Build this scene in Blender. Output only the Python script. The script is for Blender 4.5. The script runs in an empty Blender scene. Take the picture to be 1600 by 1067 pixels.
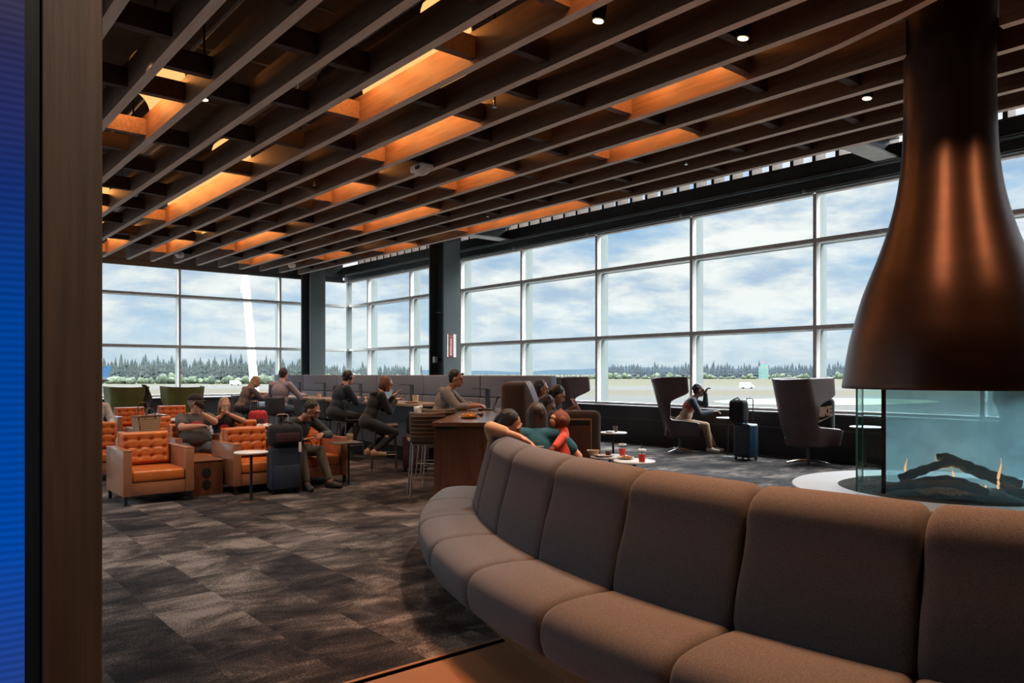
import bpy, bmesh, math, random
from mathutils import Vector, Matrix, Euler
C = bpy.context; S = C.scene
random.seed(7)
PI = math.pi
R = math.radians
# ------------------------------------------------------------------ camera
F_PX, HOR, CAM_H = 1190.0, 583.0, 1.55
YAW = math.atan(995/1190.0)
SN, CN = math.sin(YAW), math.cos(YAW)
cd = bpy.data.cameras.new('camera'); cam = bpy.data.objects.new('camera', cd); S.collection.objects.link(cam)
cam.location = (0, 0, CAM_H); cam.rotation_euler = (PI/2, 0, -YAW)
cd.sensor_width = 36; cd.lens = 36*F_PX/1600; cd.shift_y = (HOR-533.5)/1600
cd.clip_start = 0.05; cd.clip_end = 9000
S.camera = cam
S.view_settings.view_transform = 'Standard'; S.view_settings.look = 'None'
S.view_settings.gamma = 1.0; S.view_settings.use_curve_mapping = False
S.view_settings.exposure = 0.0
S.cycles.transparent_max_bounces = 16
S.cycles.max_bounces = 8
S.cycles.sample_clamp_indirect = 4.0
def at(px, py=None, z=None, d=None, X=None, Y=None):
    """world point seen at a pixel of the 1600x1067 photo, given its height, depth, X or Y"""
    t = (px-800)/F_PX
    a = SN+CN*t; b = CN-SN*t
    if z is not None: d = (CAM_H-z)*F_PX/(py-HOR)
    elif X is not None: d = X/a
    elif Y is not None: d = Y/b
    zz = CAM_H-d*(py-HOR)/F_PX if py is not None else 0.0
    return Vector((d*a, d*b, zz))
# ------------------------------------------------------------------ node helpers
def nd(nt, typ, **kw):
    n = nt.nodes.new(typ)
    for k, v in kw.items(): setattr(n, k, v)
    return n
def ramp(nt, fac, stops, interp='LINEAR'):
    n = nd(nt, 'ShaderNodeValToRGB'); cr = n.color_ramp; cr.interpolation = interp
    while len(cr.elements) > 1: cr.elements.remove(cr.elements[-1])
    cr.elements[0].position = stops[0][0]; cr.elements[0].color = tuple(stops[0][1])+(1,) if len(stops[0][1]) == 3 else stops[0][1]
    for p, c in stops[1:]:
        e = cr.elements.new(p); e.color = tuple(c)+(1,)
    nt.links.new(fac, n.inputs[0]); return n.outputs[0]
def mth(nt, op, a, b=None, c=None, clamp=False):
    n = nd(nt, 'ShaderNodeMath', operation=op, use_clamp=clamp)
    for i, v in enumerate((a, b, c)):
        if v is None: continue
        if isinstance(v, (int, float)): n.inputs[i].default_value = v
        else: nt.links.new(v, n.inputs[i])
    return n.outputs[0]
def mixc(nt, fac, a, b, blend='MIX'):
    n = nd(nt, 'ShaderNodeMix', data_type='RGBA', blend_type=blend)
    for sock, v in ((n.inputs[0], fac), (n.inputs[6], a), (n.inputs[7], b)):
        if isinstance(v, (int, float)): sock.default_value = v
        elif isinstance(v, tuple): sock.default_value = v+(1,) if len(v) == 3 else v
        else: nt.links.new(v, sock)
    return n.outputs[2]
# ------------------------------------------------------------------ world: blue sky with cumulus and stratus
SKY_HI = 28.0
W = bpy.data.worlds.new('sky'); S.world = W; W.use_nodes = True
nt = W.node_tree; nt.nodes.clear()
tc = nd(nt, 'ShaderNodeTexCoord'); sep = nd(nt, 'ShaderNodeSeparateXYZ'); nt.links.new(tc.outputs['Generated'], sep.inputs[0])
zc = mth(nt, 'MAXIMUM', sep.outputs[2], 0.0)
den = mth(nt, 'ADD', zc, 0.34)
cu = mth(nt, 'DIVIDE', sep.outputs[0], den); cv = mth(nt, 'DIVIDE', sep.outputs[1], den)
cz = mth(nt, 'MULTIPLY', zc, 4.5)
comb = nd(nt, 'ShaderNodeCombineXYZ')
for i, o in enumerate((cu, cv, cz)): nt.links.new(o, comb.inputs[i])
n1 = nd(nt, 'ShaderNodeTexNoise'); n1.inputs['Scale'].default_value = 2.1; n1.inputs['Detail'].default_value = 9; n1.inputs['Roughness'].default_value = 0.56; n1.inputs['Distortion'].default_value = 0.25
nt.links.new(comb.outputs[0], n1.inputs['Vector'])
comb2 = nd(nt, 'ShaderNodeVectorMath', operation='ADD'); comb2.inputs[1].default_value = (3.1, 7.7, 1.3); nt.links.new(comb.outputs[0], comb2.inputs[0])
n2 = nd(nt, 'ShaderNodeTexNoise'); n2.inputs['Scale'].default_value = 5.0; n2.inputs['Detail'].default_value = 8; n2.inputs['Roughness'].default_value = 0.6
nt.links.new(comb2.outputs[0], n2.inputs['Vector'])
blue = ramp(nt, zc, [(0.0, (0.50, 0.70, 0.86)), (0.10, (0.40, 0.62, 0.86)), (0.30, (0.20, 0.47, 0.82)), (1.0, (0.12, 0.32, 0.7))])
mask = ramp(nt, n1.outputs[0], [(0.37, (0.12, 0.12, 0.12)), (0.46, (0.62, 0.62, 0.62)), (0.53, (1, 1, 1))])
shade = ramp(nt, n2.outputs[0], [(0.33, (0.50, 0.63, 0.82)), (0.43, (0.70, 0.79, 0.89)), (0.51, (0.92, 0.94, 0.96)), (0.60, (1.06, 1.05, 1.03))])
sky = mixc(nt, mask, blue, shade)
hz = ramp(nt, zc, [(0.0, (0.75, 0.75, 0.75)), (0.05, (0.25, 0.25, 0.25)), (0.14, (0, 0, 0))])
sky = mixc(nt, hz, sky, (0.62, 0.74, 0.84))
low = mth(nt, 'LESS_THAN', sep.outputs[2], -0.002)
sky = mixc(nt, low, sky, (0.30, 0.29, 0.25))
# unseen sky overhead whitened and strongly boosted, added to light the interior
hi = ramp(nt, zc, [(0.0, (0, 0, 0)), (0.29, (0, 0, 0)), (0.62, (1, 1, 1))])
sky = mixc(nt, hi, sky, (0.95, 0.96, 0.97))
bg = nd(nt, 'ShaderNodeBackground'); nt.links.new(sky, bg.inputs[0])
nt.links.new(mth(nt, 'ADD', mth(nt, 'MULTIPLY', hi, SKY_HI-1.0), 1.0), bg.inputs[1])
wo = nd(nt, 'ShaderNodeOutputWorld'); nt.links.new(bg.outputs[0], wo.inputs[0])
W.cycles.sampling_method = 'MANUAL'; W.cycles.sample_map_resolution = 512
# warm ceiling spots: seen ones, those over the sofa, and unseen fill spots added elsewhere
SPOT_W = 260
AMBER = (1.0, 0.50, 0.17)
WARM = (1.0, 0.86, 0.70)
AMB2 = (1.0, 0.43, 0.19)
# ------------------------------------------------------------------ materials
MATS = {}
def mat(name, col, rough=0.6, metal=0.0, col2=None, nscale=8.0, ndet=4, stretch=None, bump=0.0, bscale=None, spec=0.5, emit=None, estr=1.0, lo=0.35, hi=0.65, sheen=0.0, coords='Object', coat=0.0):
    m = bpy.data.materials.new(name); m.use_nodes = True; t = m.node_tree
    b = t.nodes['Principled BSDF']
    b.inputs['Base Color'].default_value = tuple(col)+(1,); b.inputs['Roughness'].default_value = rough
    b.inputs['Metallic'].default_value = metal; b.inputs['Specular IOR Level'].default_value = spec
    if sheen: b.inputs['Sheen Weight'].default_value = sheen; b.inputs['Sheen Roughness'].default_value = 0.4
    if coat: b.inputs['Coat Weight'].default_value = coat; b.inputs['Coat Roughness'].default_value = 0.15
    if emit is not None:
        b.inputs['Emission Color'].default_value = tuple(emit)+(1,); b.inputs['Emission Strength'].default_value = estr
    if col2 is None: col2 = tuple(c*0.82 for c in col)
    tcn = nd(t, 'ShaderNodeTexCoord'); mp = nd(t, 'ShaderNodeMapping')
    if stretch: mp.inputs['Scale'].default_value = stretch
    t.links.new(tcn.outputs[coords], mp.inputs[0])
    nz = nd(t, 'ShaderNodeTexNoise'); nz.inputs['Scale'].default_value = nscale; nz.inputs['Detail'].default_value = ndet
    t.links.new(mp.outputs[0], nz.inputs['Vector'])
    c = ramp(t, nz.outputs[0], [(lo, col2), (hi, col)])
    t.links.new(c, b.inputs['Base Color'])
    if bump:
        nb = nd(t, 'ShaderNodeTexNoise'); nb.inputs['Scale'].default_value = bscale or nscale*3; nb.inputs['Detail'].default_value = 3
        t.links.new(mp.outputs[0], nb.inputs['Vector'])
        bp = nd(t, 'ShaderNodeBump'); bp.inputs['Strength'].default_value = bump; bp.inputs['Distance'].default_value = 0.01
        t.links.new(nb.outputs[0], bp.inputs['Height']); t.links.new(bp.outputs[0], b.inputs['Normal'])
    MATS[name] = m; return m
def glass(name, tint=(0.95, 0.98, 0.97), gl=0.06, haze=0.0, hcol=(0.5, 0.7, 0.78), rough=0.0):
    m = bpy.data.materials.new(name); m.use_nodes = True; t = m.node_tree; t.nodes.clear()
    o = nd(t, 'ShaderNodeOutputMaterial'); tr = nd(t, 'ShaderNodeBsdfTransparent'); tr.inputs[0].default_value = tint+(1,)
    g = nd(t, 'ShaderNodeBsdfGlossy'); g.inputs['Roughness'].default_value = rough
    ge = nd(t, 'ShaderNodeNewGeometry'); dt = nd(t, 'ShaderNodeVectorMath', operation='DOT_PRODUCT')
    t.links.new(ge.outputs['Normal'], dt.inputs[0]); t.links.new(ge.outputs['Incoming'], dt.inputs[1])
    om = mth(t, 'SUBTRACT', 1.0, mth(t, 'ABSOLUTE', dt.outputs['Value']))
    f = mth(t, 'ADD', mth(t, 'MULTIPLY', mth(t, 'POWER', om, 5.0), 0.5), gl*0.5, clamp=True)
    mx = nd(t, 'ShaderNodeMixShader'); t.links.new(f, mx.inputs[0]); t.links.new(tr.outputs[0], mx.inputs[1]); t.links.new(g.outputs[0], mx.inputs[2])
    out = mx.outputs[0]
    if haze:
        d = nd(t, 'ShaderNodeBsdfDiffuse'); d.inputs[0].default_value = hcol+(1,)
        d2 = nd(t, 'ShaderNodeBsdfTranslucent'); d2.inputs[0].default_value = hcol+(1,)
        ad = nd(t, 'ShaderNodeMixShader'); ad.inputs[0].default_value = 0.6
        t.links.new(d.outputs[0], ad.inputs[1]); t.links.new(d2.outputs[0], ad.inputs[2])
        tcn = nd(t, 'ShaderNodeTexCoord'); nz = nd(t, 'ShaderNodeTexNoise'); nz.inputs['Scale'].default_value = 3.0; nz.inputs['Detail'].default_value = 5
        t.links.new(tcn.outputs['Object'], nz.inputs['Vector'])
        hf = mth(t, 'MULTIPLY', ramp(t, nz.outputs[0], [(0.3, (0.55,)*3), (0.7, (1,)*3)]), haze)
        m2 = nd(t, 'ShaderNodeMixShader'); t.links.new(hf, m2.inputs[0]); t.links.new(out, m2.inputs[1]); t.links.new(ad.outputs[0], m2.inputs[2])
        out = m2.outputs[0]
    t.links.new(out, o.inputs[0]); MATS[name] = m; return m
def emis(name, col, st):
    m = bpy.data.materials.new(name); m.use_nodes = True; t = m.node_tree; t.nodes.clear()
    o = nd(t, 'ShaderNodeOutputMaterial'); e = nd(t, 'ShaderNodeEmission'); e.inputs[0].default_value = tuple(col)+(1,); e.inputs[1].default_value = st
    t.links.new(e.outputs[0], o.inputs[0]); MATS[name] = m; return m
M = MATS
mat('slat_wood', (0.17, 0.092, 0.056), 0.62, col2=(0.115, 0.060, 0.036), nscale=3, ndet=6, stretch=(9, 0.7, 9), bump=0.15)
mat('slat_bottom_lit', (0.72, 0.66, 0.58), 0.6, col2=(0.62, 0.56, 0.49), nscale=4, stretch=(8, 0.7, 8))  # slat undersides: light bounced from below is put into this pale colour
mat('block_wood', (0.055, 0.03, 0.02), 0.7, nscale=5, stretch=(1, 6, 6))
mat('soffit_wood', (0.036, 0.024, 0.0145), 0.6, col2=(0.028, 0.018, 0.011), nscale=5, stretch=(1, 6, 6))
mat('counter_wood', (0.13, 0.045, 0.018), 0.42, col2=(0.075, 0.026, 0.011), nscale=4, ndet=6, stretch=(7, 7, 0.6), coat=0.1)
mat('counter_top', (0.22, 0.10, 0.05), 0.22, col2=(0.15, 0.065, 0.032), nscale=4, ndet=6, stretch=(7, 0.8, 1), coat=0.3)
mat('table_wood', (0.42, 0.26, 0.15), 0.3, col2=(0.30, 0.18, 0.10), nscale=4, ndet=6, stretch=(7, 0.8, 1), coat=0.2)
mat('post_wood', (0.085, 0.042, 0.022), 0.6, col2=(0.052, 0.026, 0.014), nscale=5, ndet=7, stretch=(9, 9, 0.5), bump=0.1)
mat('black_metal', (0.012, 0.013, 0.015), 0.4, spec=0.5)
mat('dark_steel', (0.060, 0.072, 0.080), 0.42, metal=0.2, nscale=2, stretch=(1, 1, 0.3))
mat('steel_lit', (0.085, 0.10, 0.10), 0.42, metal=0.2, nscale=2, stretch=(1, 1, 0.3))  # lighter copy of the column steel: light on the flanges is in the colour
mat('flange_lit', (0.42, 0.42, 0.41), 0.5)  # roof beam steel is dark; reflected light is put into this pale colour
mat('frame_grey', (0.60, 0.57, 0.55), 0.45)
mat('fin_white', (0.1560, 0.1800, 0.1770), 0.5, col2=(0.1500, 0.1740, 0.1710))
mat('sill_dark', (0.018, 0.016, 0.017), 0.5, nscale=2)
mat('sill_cap', (0.10, 0.094, 0.094), 0.35)
mat('ceil_dark', (0.055, 0.036, 0.026), 0.9, col2=(0.03, 0.02, 0.016), nscale=1.5)
mat('wall_dark', (0.09, 0.07, 0.06), 0.8)
mat('chrome', (0.7, 0.71, 0.72), 0.22, metal=1.0)
mat('alu', (0.55, 0.56, 0.57), 0.35, metal=0.9)
mat('gun_metal', (0.16, 0.155, 0.15), 0.4, metal=0.7)
mat('leather_orange', (0.58, 0.155, 0.032), 0.33, col2=(0.46, 0.115, 0.024), nscale=3, bump=0.12, bscale=60, coat=0.12)
mat('leather_arm', (0.36, 0.15, 0.075), 0.30, col2=(0.28, 0.11, 0.055), nscale=4, bump=0.06, bscale=80, coat=0.6)
mat('leather_brown', (0.085, 0.045, 0.045), 0.36, col2=(0.060, 0.033, 0.033), nscale=3, bump=0.1, bscale=60, coat=0.15)
mat('leather_edge', (0.55, 0.52, 0.5), 0.4)
mat('sofa_fabric', (0.124, 0.128, 0.148), 0.95, col2=(0.066, 0.068, 0.080), nscale=190, ndet=3, stretch=(1, 1, 2.0), bump=0.25, bscale=260, sheen=0.12, spec=0.2)
mat('booth_fabric', (0.27, 0.30, 0.36), 0.95, col2=(0.21, 0.235, 0.285), nscale=90, ndet=2, bump=0.15, bscale=150, sheen=0.25, spec=0.2)
mat('booth_brown', (0.085, 0.06, 0.05), 0.9, col2=(0.06, 0.043, 0.037), nscale=90, ndet=2, sheen=0.2, spec=0.2)
mat('green_velvet', (0.115, 0.155, 0.045), 0.8, col2=(0.085, 0.115, 0.033), nscale=4, sheen=0.5)
mat('stool_grey', (0.045, 0.055, 0.065), 0.45, nscale=3)
mat('stool_tan', (0.15, 0.10, 0.075), 0.42, nscale=5)
mat('stool_leg_brown', (0.09, 0.055, 0.045), 0.4)
mat('panel_grey', (0.085, 0.105, 0.12), 0.55, nscale=2)
mat('white_top', (0.85, 0.85, 0.86), 0.3)
mat('ring_white', (0.40, 0.39, 0.41), 0.4, col2=(0.36, 0.35, 0.37), nscale=2)
mat('base_oak', (0.30, 0.185, 0.10), 0.5, col2=(0.22, 0.13, 0.07), nscale=4, stretch=(6, 6, 1))
mat('gravel', (0.035, 0.028, 0.024), 0.85, col2=(0.008, 0.007, 0.006), nscale=60, bump=0.8, bscale=70)
mat('char_log', (0.045, 0.048, 0.05), 0.9, col2=(0.02, 0.021, 0.023), nscale=8, stretch=(1, 1, 1), bump=0.6, bscale=30)
mat('hood_bronze', (0.075, 0.045, 0.036), 0.38, metal=0.75, col2=(0.06, 0.037, 0.030), nscale=2, stretch=(1, 1, 3), bump=0.02, bscale=5)
mat('cup_red', (0.95, 0.085, 0.05), 0.15, col2=(0.90, 0.06, 0.04), nscale=6, emit=None)
mat('white_plastic', (0.85, 0.85, 0.84), 0.35)
mat('cream', (0.72, 0.58, 0.42), 0.5)
mat('paper_white', (0.88, 0.88, 0.87), 0.8)
mat('paper_pink', (0.80, 0.55, 0.60), 0.8)
mat('food_gold', (0.80, 0.42, 0.10), 0.6, col2=(0.65, 0.28, 0.05), nscale=30)
mat('food_brown', (0.07, 0.022, 0.013), 0.6)
mat('food_tan', (0.65, 0.38, 0.19), 0.7, col2=(0.5, 0.22, 0.1), nscale=30)
mat('plate', (0.62, 0.45, 0.30), 0.35)
mat('navy_fabric', (0.014, 0.026, 0.050), 0.75, nscale=30)
mat('navy_shell', (0.012, 0.035, 0.065), 0.3, nscale=3)
mat('black_fabric', (0.011, 0.011, 0.014), 0.85, nscale=12, bump=0.3, bscale=14)
mat('maroon', (0.045, 0.014, 0.018), 0.7, nscale=20)
mat('red_fabric', (0.50, 0.02, 0.035), 0.7, nscale=20)
mat('tan_box', (0.28, 0.15, 0.10), 0.55, nscale=12, stretch=(8, 8, 0.5))
mat('suit_brown', (0.14, 0.085, 0.075), 0.5, nscale=6)
mat('skin_light', (0.62, 0.33, 0.22), 0.5, col2=(0.56, 0.28, 0.19), nscale=12)
mat('skin_tan', (0.46, 0.22, 0.13), 0.5, nscale=12)
mat('skin_dark', (0.16, 0.068, 0.040), 0.45, nscale=12)
mat('eye', (0.02, 0.015, 0.012), 0.2)
mat('hair_black', (0.010, 0.008, 0.008), 0.45, nscale=40, stretch=(4, 4, 0.6), bump=0.4, bscale=60)
mat('hair_brown', (0.024, 0.012, 0.008), 0.45, nscale=40, stretch=(4, 4, 0.6), bump=0.4, bscale=60)
mat('hair_auburn', (0.14, 0.045, 0.02), 0.4, nscale=40, stretch=(4, 4, 0.6), bump=0.4, bscale=60)
mat('hair_blond', (0.42, 0.27, 0.15), 0.5, col2=(0.25, 0.14, 0.07), nscale=40, stretch=(4, 4, 0.6), bump=0.5, bscale=50)
mat('hair_grey', (0.42, 0.34, 0.29), 0.6, nscale=40)
def cloth(n, c, **k): return mat(n, c, 0.85, nscale=14, bump=0.35, bscale=16, sheen=0.1, **k)
cloth('tee_grey', (0.095, 0.085, 0.080)); cloth('tee_black', (0.016, 0.015, 0.018)); cloth('jacket_taupe', (0.17, 0.12, 0.115))
cloth('shirt_lavender', (0.30, 0.25, 0.30)); cloth('top_teal_dark', (0.035, 0.045, 0.048)); cloth('top_navy', (0.014, 0.022, 0.042))
cloth('hoodie_black', (0.012, 0.015, 0.018)); cloth('hoodie_grey', (0.24, 0.205, 0.185)); cloth('tee_teal', (0.006, 0.085, 0.125))
cloth('jeans_grey', (0.11, 0.12, 0.14)); cloth('jeans_blue', (0.06, 0.085, 0.12)); cloth('trousers_dark', (0.018, 0.019, 0.023)); cloth('trousers_olive', (0.10, 0.09, 0.075))
cloth('chino', (0.30, 0.185, 0.105)); cloth('sweater_navy', (0.028, 0.036, 0.055)); cloth('sweater_rust', (0.36, 0.085, 0.05)); cloth('sweater_sand', (0.42, 0.29, 0.21))
cloth('sleeve_tan', (0.50, 0.30, 0.17)); cloth('cap_black', (0.014, 0.011, 0.013)); cloth('shirt_red', (0.62, 0.08, 0.05)); cloth('plush_brown', (0.16, 0.04, 0.02)); cloth('plush_face', (0.62, 0.33, 0.17))
cloth('stripe_white', (0.6, 0.58, 0.56))
mat('shoe_white', (0.75, 0.62, 0.54), 0.6); mat('shoe_beige', (0.42, 0.30, 0.21), 0.6); mat('shoe_dark', (0.03, 0.024, 0.022), 0.6); mat('sole_gum', (0.35, 0.26, 0.19), 0.7)
glass('window_glass', (0.955, 0.985, 0.98), 0.045)
glass('fire_glass', (0.88, 0.97, 0.97), 0.06)
glass('fire_glass_hazy', (0.80, 0.93, 0.95), 0.07, haze=0.55, hcol=(0.62, 0.86, 0.93))  # bluish haze: grime and daylight reflections both put into the pane
glass('fire_glass_tint', (0.84, 0.95, 0.97), 0.07, haze=0.10, hcol=(0.55, 0.78, 0.86))
glass('clear_plastic', (0.9, 0.92, 0.92), 0.08)
mat('glass_edge', (0.05, 0.20, 0.17), 0.15)
emis('vault_glow', (1.0, 0.50, 0.17), 1.25)
emis('lamp_face', (1.0, 0.72, 0.42), 3.0)
emis('flame', (1.0, 0.42, 0.16), 1.5)
def leopard():
    m = mat('leopard', (0.75, 0.62, 0.55), 0.8); t = m.node_tree; b = t.nodes['Principled BSDF']
    tcn = nd(t, 'ShaderNodeTexCoord'); v = nd(t, 'ShaderNodeTexVoronoi'); v.inputs['Scale'].default_value = 45
    t.links.new(tcn.outputs['Object'], v.inputs['Vector'])
    t.links.new(ramp(t, v.outputs['Distance'], [(0.25, (0.03, 0.02, 0.02)), (0.42, (0.78, 0.64, 0.56))]), b.inputs['Base Color'])
leopard()
def checker(name, c1, c2, sc, rot=0.0):
    m = mat(name, c1, 0.6); t = m.node_tree; b = t.nodes['Principled BSDF']
    tcn = nd(t, 'ShaderNodeTexCoord'); mp = nd(t, 'ShaderNodeMapping'); mp.inputs['Rotation'].default_value = (0, rot, 0)
    ch = nd(t, 'ShaderNodeTexChecker'); ch.inputs[1].default_value = c1+(1,); ch.inputs[2].default_value = c2+(1,); ch.inputs[3].default_value = sc
    t.links.new(tcn.outputs['Object'], mp.inputs[0]); t.links.new(mp.outputs[0], ch.inputs[0]); t.links.new(ch.outputs[0], b.inputs['Base Color'])
checker('tote_check', (0.60, 0.42, 0.24), (0.30, 0.155, 0.075), 42, PI/4)
def carpet():
    m = mat('carpet', (0.15, 0.12, 0.10), 0.95, spec=0.1); t = m.node_tree; b = t.nodes['Principled BSDF']
    geo = nd(t, 'ShaderNodeNewGeometry'); mp = nd(t, 'ShaderNodeMapping'); mp.inputs['Rotation'].default_value = (0, 0, R(90)); t.links.new(geo.outputs['Position'], mp.inputs[0])
    # carpet tiles; each takes its own cut of one large cloudy pattern
    br = nd(t, 'ShaderNodeTexBrick'); br.offset = 0.5; br.inputs['Scale'].default_value = 1.0; br.inputs['Mortar Size'].default_value = 0.0
    br.inputs['Brick Width'].default_value = 0.92; br.inputs['Row Height'].default_value = 0.46; br.inputs['Color1'].default_value = (0, 0, 0, 1); br.inputs['Color2'].default_value = (1, 1, 1, 1); br.inputs['Bias'].default_value = 0
    t.links.new(mp.outputs[0], br.inputs['Vector'])
    off = nd(t, 'ShaderNodeVectorMath', operation='SCALE'); t.links.new(br.outputs[0], off.inputs[0]); off.inputs['Scale'].default_value = 23.0
    ad = nd(t, 'ShaderNodeVectorMath', operation='ADD'); t.links.new(mp.outputs[0], ad.inputs[0]); t.links.new(off.outputs[0], ad.inputs[1])
    mp2 = nd(t, 'ShaderNodeMapping'); mp2.inputs['Scale'].default_value = (1.9, 1.0, 1); mp2.inputs['Rotation'].default_value = (0, 0, R(18)); t.links.new(ad.outputs[0], mp2.inputs[0])
    nz = nd(t, 'ShaderNodeTexNoise'); nz.inputs['Scale'].default_value = 1.5; nz.inputs['Detail'].default_value = 8; nz.inputs['Roughness'].default_value = 0.66; nz.inputs['Distortion'].default_value = 0.6; t.links.new(mp2.outputs[0], nz.inputs['Vector'])
    big = nd(t, 'ShaderNodeTexNoise'); big.inputs['Scale'].default_value = 0.9; big.inputs['Detail'].default_value = 5; t.links.new(mp.outputs[0], big.inputs['Vector'])
    fine = nd(t, 'ShaderNodeTexNoise'); fine.inputs['Scale'].default_value = 70; fine.inputs['Detail'].default_value = 3; t.links.new(geo.outputs['Position'], fine.inputs['Vector'])
    v = mth(t, 'ADD', mth(t, 'MULTIPLY', nz.outputs[0], 0.75), mth(t, 'MULTIPLY', big.outputs[0], 0.25))
    v = mth(t, 'ADD', v, mth(t, 'MULTIPLY', mth(t, 'SUBTRACT', fine.outputs[0], 0.5), 0.34))
    v = mth(t, 'ADD', v, mth(t, 'MULTIPLY', mth(t, 'SUBTRACT', br.outputs[0], 0.5), 0.10))
    t.links.new(ramp(t, v, [(0.37, (0.010, 0.010, 0.013)), (0.45, (0.028, 0.025, 0.027)), (0.53, (0.062, 0.053, 0.051)), (0.64, (0.20, 0.168, 0.158))]), b.inputs['Base Color'])
    bp = nd(t, 'ShaderNodeBump'); bp.inputs['Strength'].default_value = 0.5; bp.inputs['Distance'].default_value = 0.01; t.links.new(fine.outputs[0], bp.inputs['Height']); t.links.new(bp.outputs[0], b.inputs['Normal'])
carpet()
mat('floor_bronze', (0.30, 0.155, 0.085), 0.28, col2=(0.24, 0.12, 0.065), nscale=2, bump=0.05, bscale=8)
def ground():
    m = mat('airfield', (0.5, 0.48, 0.42), 0.9, spec=0.1); t = m.node_tree; b = t.nodes['Principled BSDF']
    geo = nd(t, 'ShaderNodeNewGeometry'); sp = nd(t, 'ShaderNodeSeparateXYZ'); t.links.new(geo.outputs['Position'], sp.inputs[0])
    # runway axis direction: strips run roughly parallel to the long window wall's far horizon
    dpt = mth(t, 'ADD', mth(t, 'MULTIPLY', sp.outputs[0], 0.70), mth(t, 'MULTIPLY', sp.outputs[1], 0.714))
    nz = nd(t, 'ShaderNodeTexNoise'); nz.inputs['Scale'].default_value = 0.035; nz.inputs['Detail'].default_value = 6; t.links.new(geo.outputs['Position'], nz.inputs['Vector'])
    dpt = mth(t, 'ADD', dpt, mth(t, 'MULTIPLY', mth(t, 'SUBTRACT', nz.outputs[0], 0.5), 22.0))
    f = mth(t, 'DIVIDE', dpt, 1000.0)
    asph = (0.50, 0.49, 0.47); tan = (0.60, 0.50, 0.30); run = (0.68, 0.65, 0.60); grn = (0.50, 0.52, 0.20)
    c = ramp(t, f, [(0.0, asph), (0.205, (0.58, 0.57, 0.55)), (0.215, tan), (0.275, (0.60, 0.48, 0.28)), (0.285, run), (0.36, run), (0.37, (0.62, 0.58, 0.28)), (0.55, (0.56, 0.52, 0.27)), (0.9, grn)])
    n2_ = nd(t, 'ShaderNodeTexNoise'); n2_.inputs['Scale'].default_value = 0.2; n2_.inputs['Detail'].default_value = 6; t.links.new(geo.outputs['Position'], n2_.inputs['Vector'])
    c = mixc(t, 0.35, c, ramp(t, n2_.outputs[0], [(0.3, (0.55, 0.55, 0.55)), (0.7, (1, 1, 1))]), 'MULTIPLY')
    c = mixc(t, 1.0, c, (0.032, 0.032, 0.032), 'MULTIPLY')
    t.links.new(c, b.inputs['Base Color'])
ground()
mat('grass_patch', (0.020, 0.026, 0.006), 0.9, col2=(0.024, 0.027, 0.008), nscale=0.2)
mat('conifer_far', (0.0060, 0.0150, 0.0235), 0.9, col2=(0.0040, 0.0100, 0.0165), nscale=0.05)  # bluer than the near ones: distance haze is put into the colour
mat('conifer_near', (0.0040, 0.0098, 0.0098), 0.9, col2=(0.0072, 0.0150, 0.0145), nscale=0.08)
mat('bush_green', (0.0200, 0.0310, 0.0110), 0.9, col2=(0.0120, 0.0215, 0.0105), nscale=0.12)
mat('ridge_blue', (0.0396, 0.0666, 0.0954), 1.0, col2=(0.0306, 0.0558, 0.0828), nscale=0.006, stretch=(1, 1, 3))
mat('tower_green', (0.0756, 0.1188, 0.1080), 0.6)
mat('tower_dark', (0.05, 0.14, 0.15), 0.3)
mat('plane_white', (0.1053, 0.1123, 0.1193), 0.4); mat('plane_blue', (0.0090, 0.0396, 0.0864), 0.4)
mat('sign_red', (0.55, 0.03, 0.05), 0.5); mat('sign_white', (0.85, 0.83, 0.83), 0.5); mat('sign_maroon', (0.22, 0.02, 0.025), 0.5); mat('sign_salmon', (0.75, 0.38, 0.32), 0.5)
def screen():
    m = bpy.data.materials.new('led_screen'); m.use_nodes = True; t = m.node_tree; t.nodes.clear()
    o = nd(t, 'ShaderNodeOutputMaterial'); e = nd(t, 'ShaderNodeEmission'); e.inputs[1].default_value = 1.0
    geo = nd(t, 'ShaderNodeNewGeometry'); sp = nd(t, 'ShaderNodeSeparateXYZ'); t.links.new(geo.outputs['Position'], sp.inputs[0])
    nz = nd(t, 'ShaderNodeTexNoise'); nz.inputs['Scale'].default_value = 2.2; nz.inputs['Detail'].default_value = 2; t.links.new(geo.outputs['Position'], nz.inputs['Vector'])
    zz = mth(t, 'ADD', sp.outputs[2], mth(t, 'MULTIPLY', mth(t, 'SUBTRACT', nz.outputs[0], 0.5), 0.25))
    f = mth(t, 'DIVIDE', mth(t, 'ADD', zz, 0.0), 3.0)
    c = ramp(t, f, [(0.0, (0.06, 0.05, 0.10)), (0.29, (0.028, 0.045, 0.20)), (0.42, (0.0, 0.065, 0.40)), (0.55, (0.0, 0.055, 0.33)), (0.63, (0.008, 0.028, 0.17)), (0.70, (0.03, 0.028, 0.09)), (0.78, (0.08, 0.07, 0.075)), (1.0, (0.10, 0.09, 0.085))])
    wv = nd(t, 'ShaderNodeTexWave', wave_type='BANDS', bands_direction='Z'); wv.inputs['Scale'].default_value = 26; wv.inputs['Distortion'].default_value = 0.6
    t.links.new(geo.outputs['Position'], wv.inputs['Vector'])
    c = mixc(t, 0.55, c, ramp(t, wv.outputs[0], [(0.1, (0.6,)*3), (0.9, (1,)*3)]), 'MULTIPLY')
    t.links.new(c, e.inputs[0]); t.links.new(e.outputs[0], o.inputs[0]); MATS['led_screen'] = m
screen()
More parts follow.
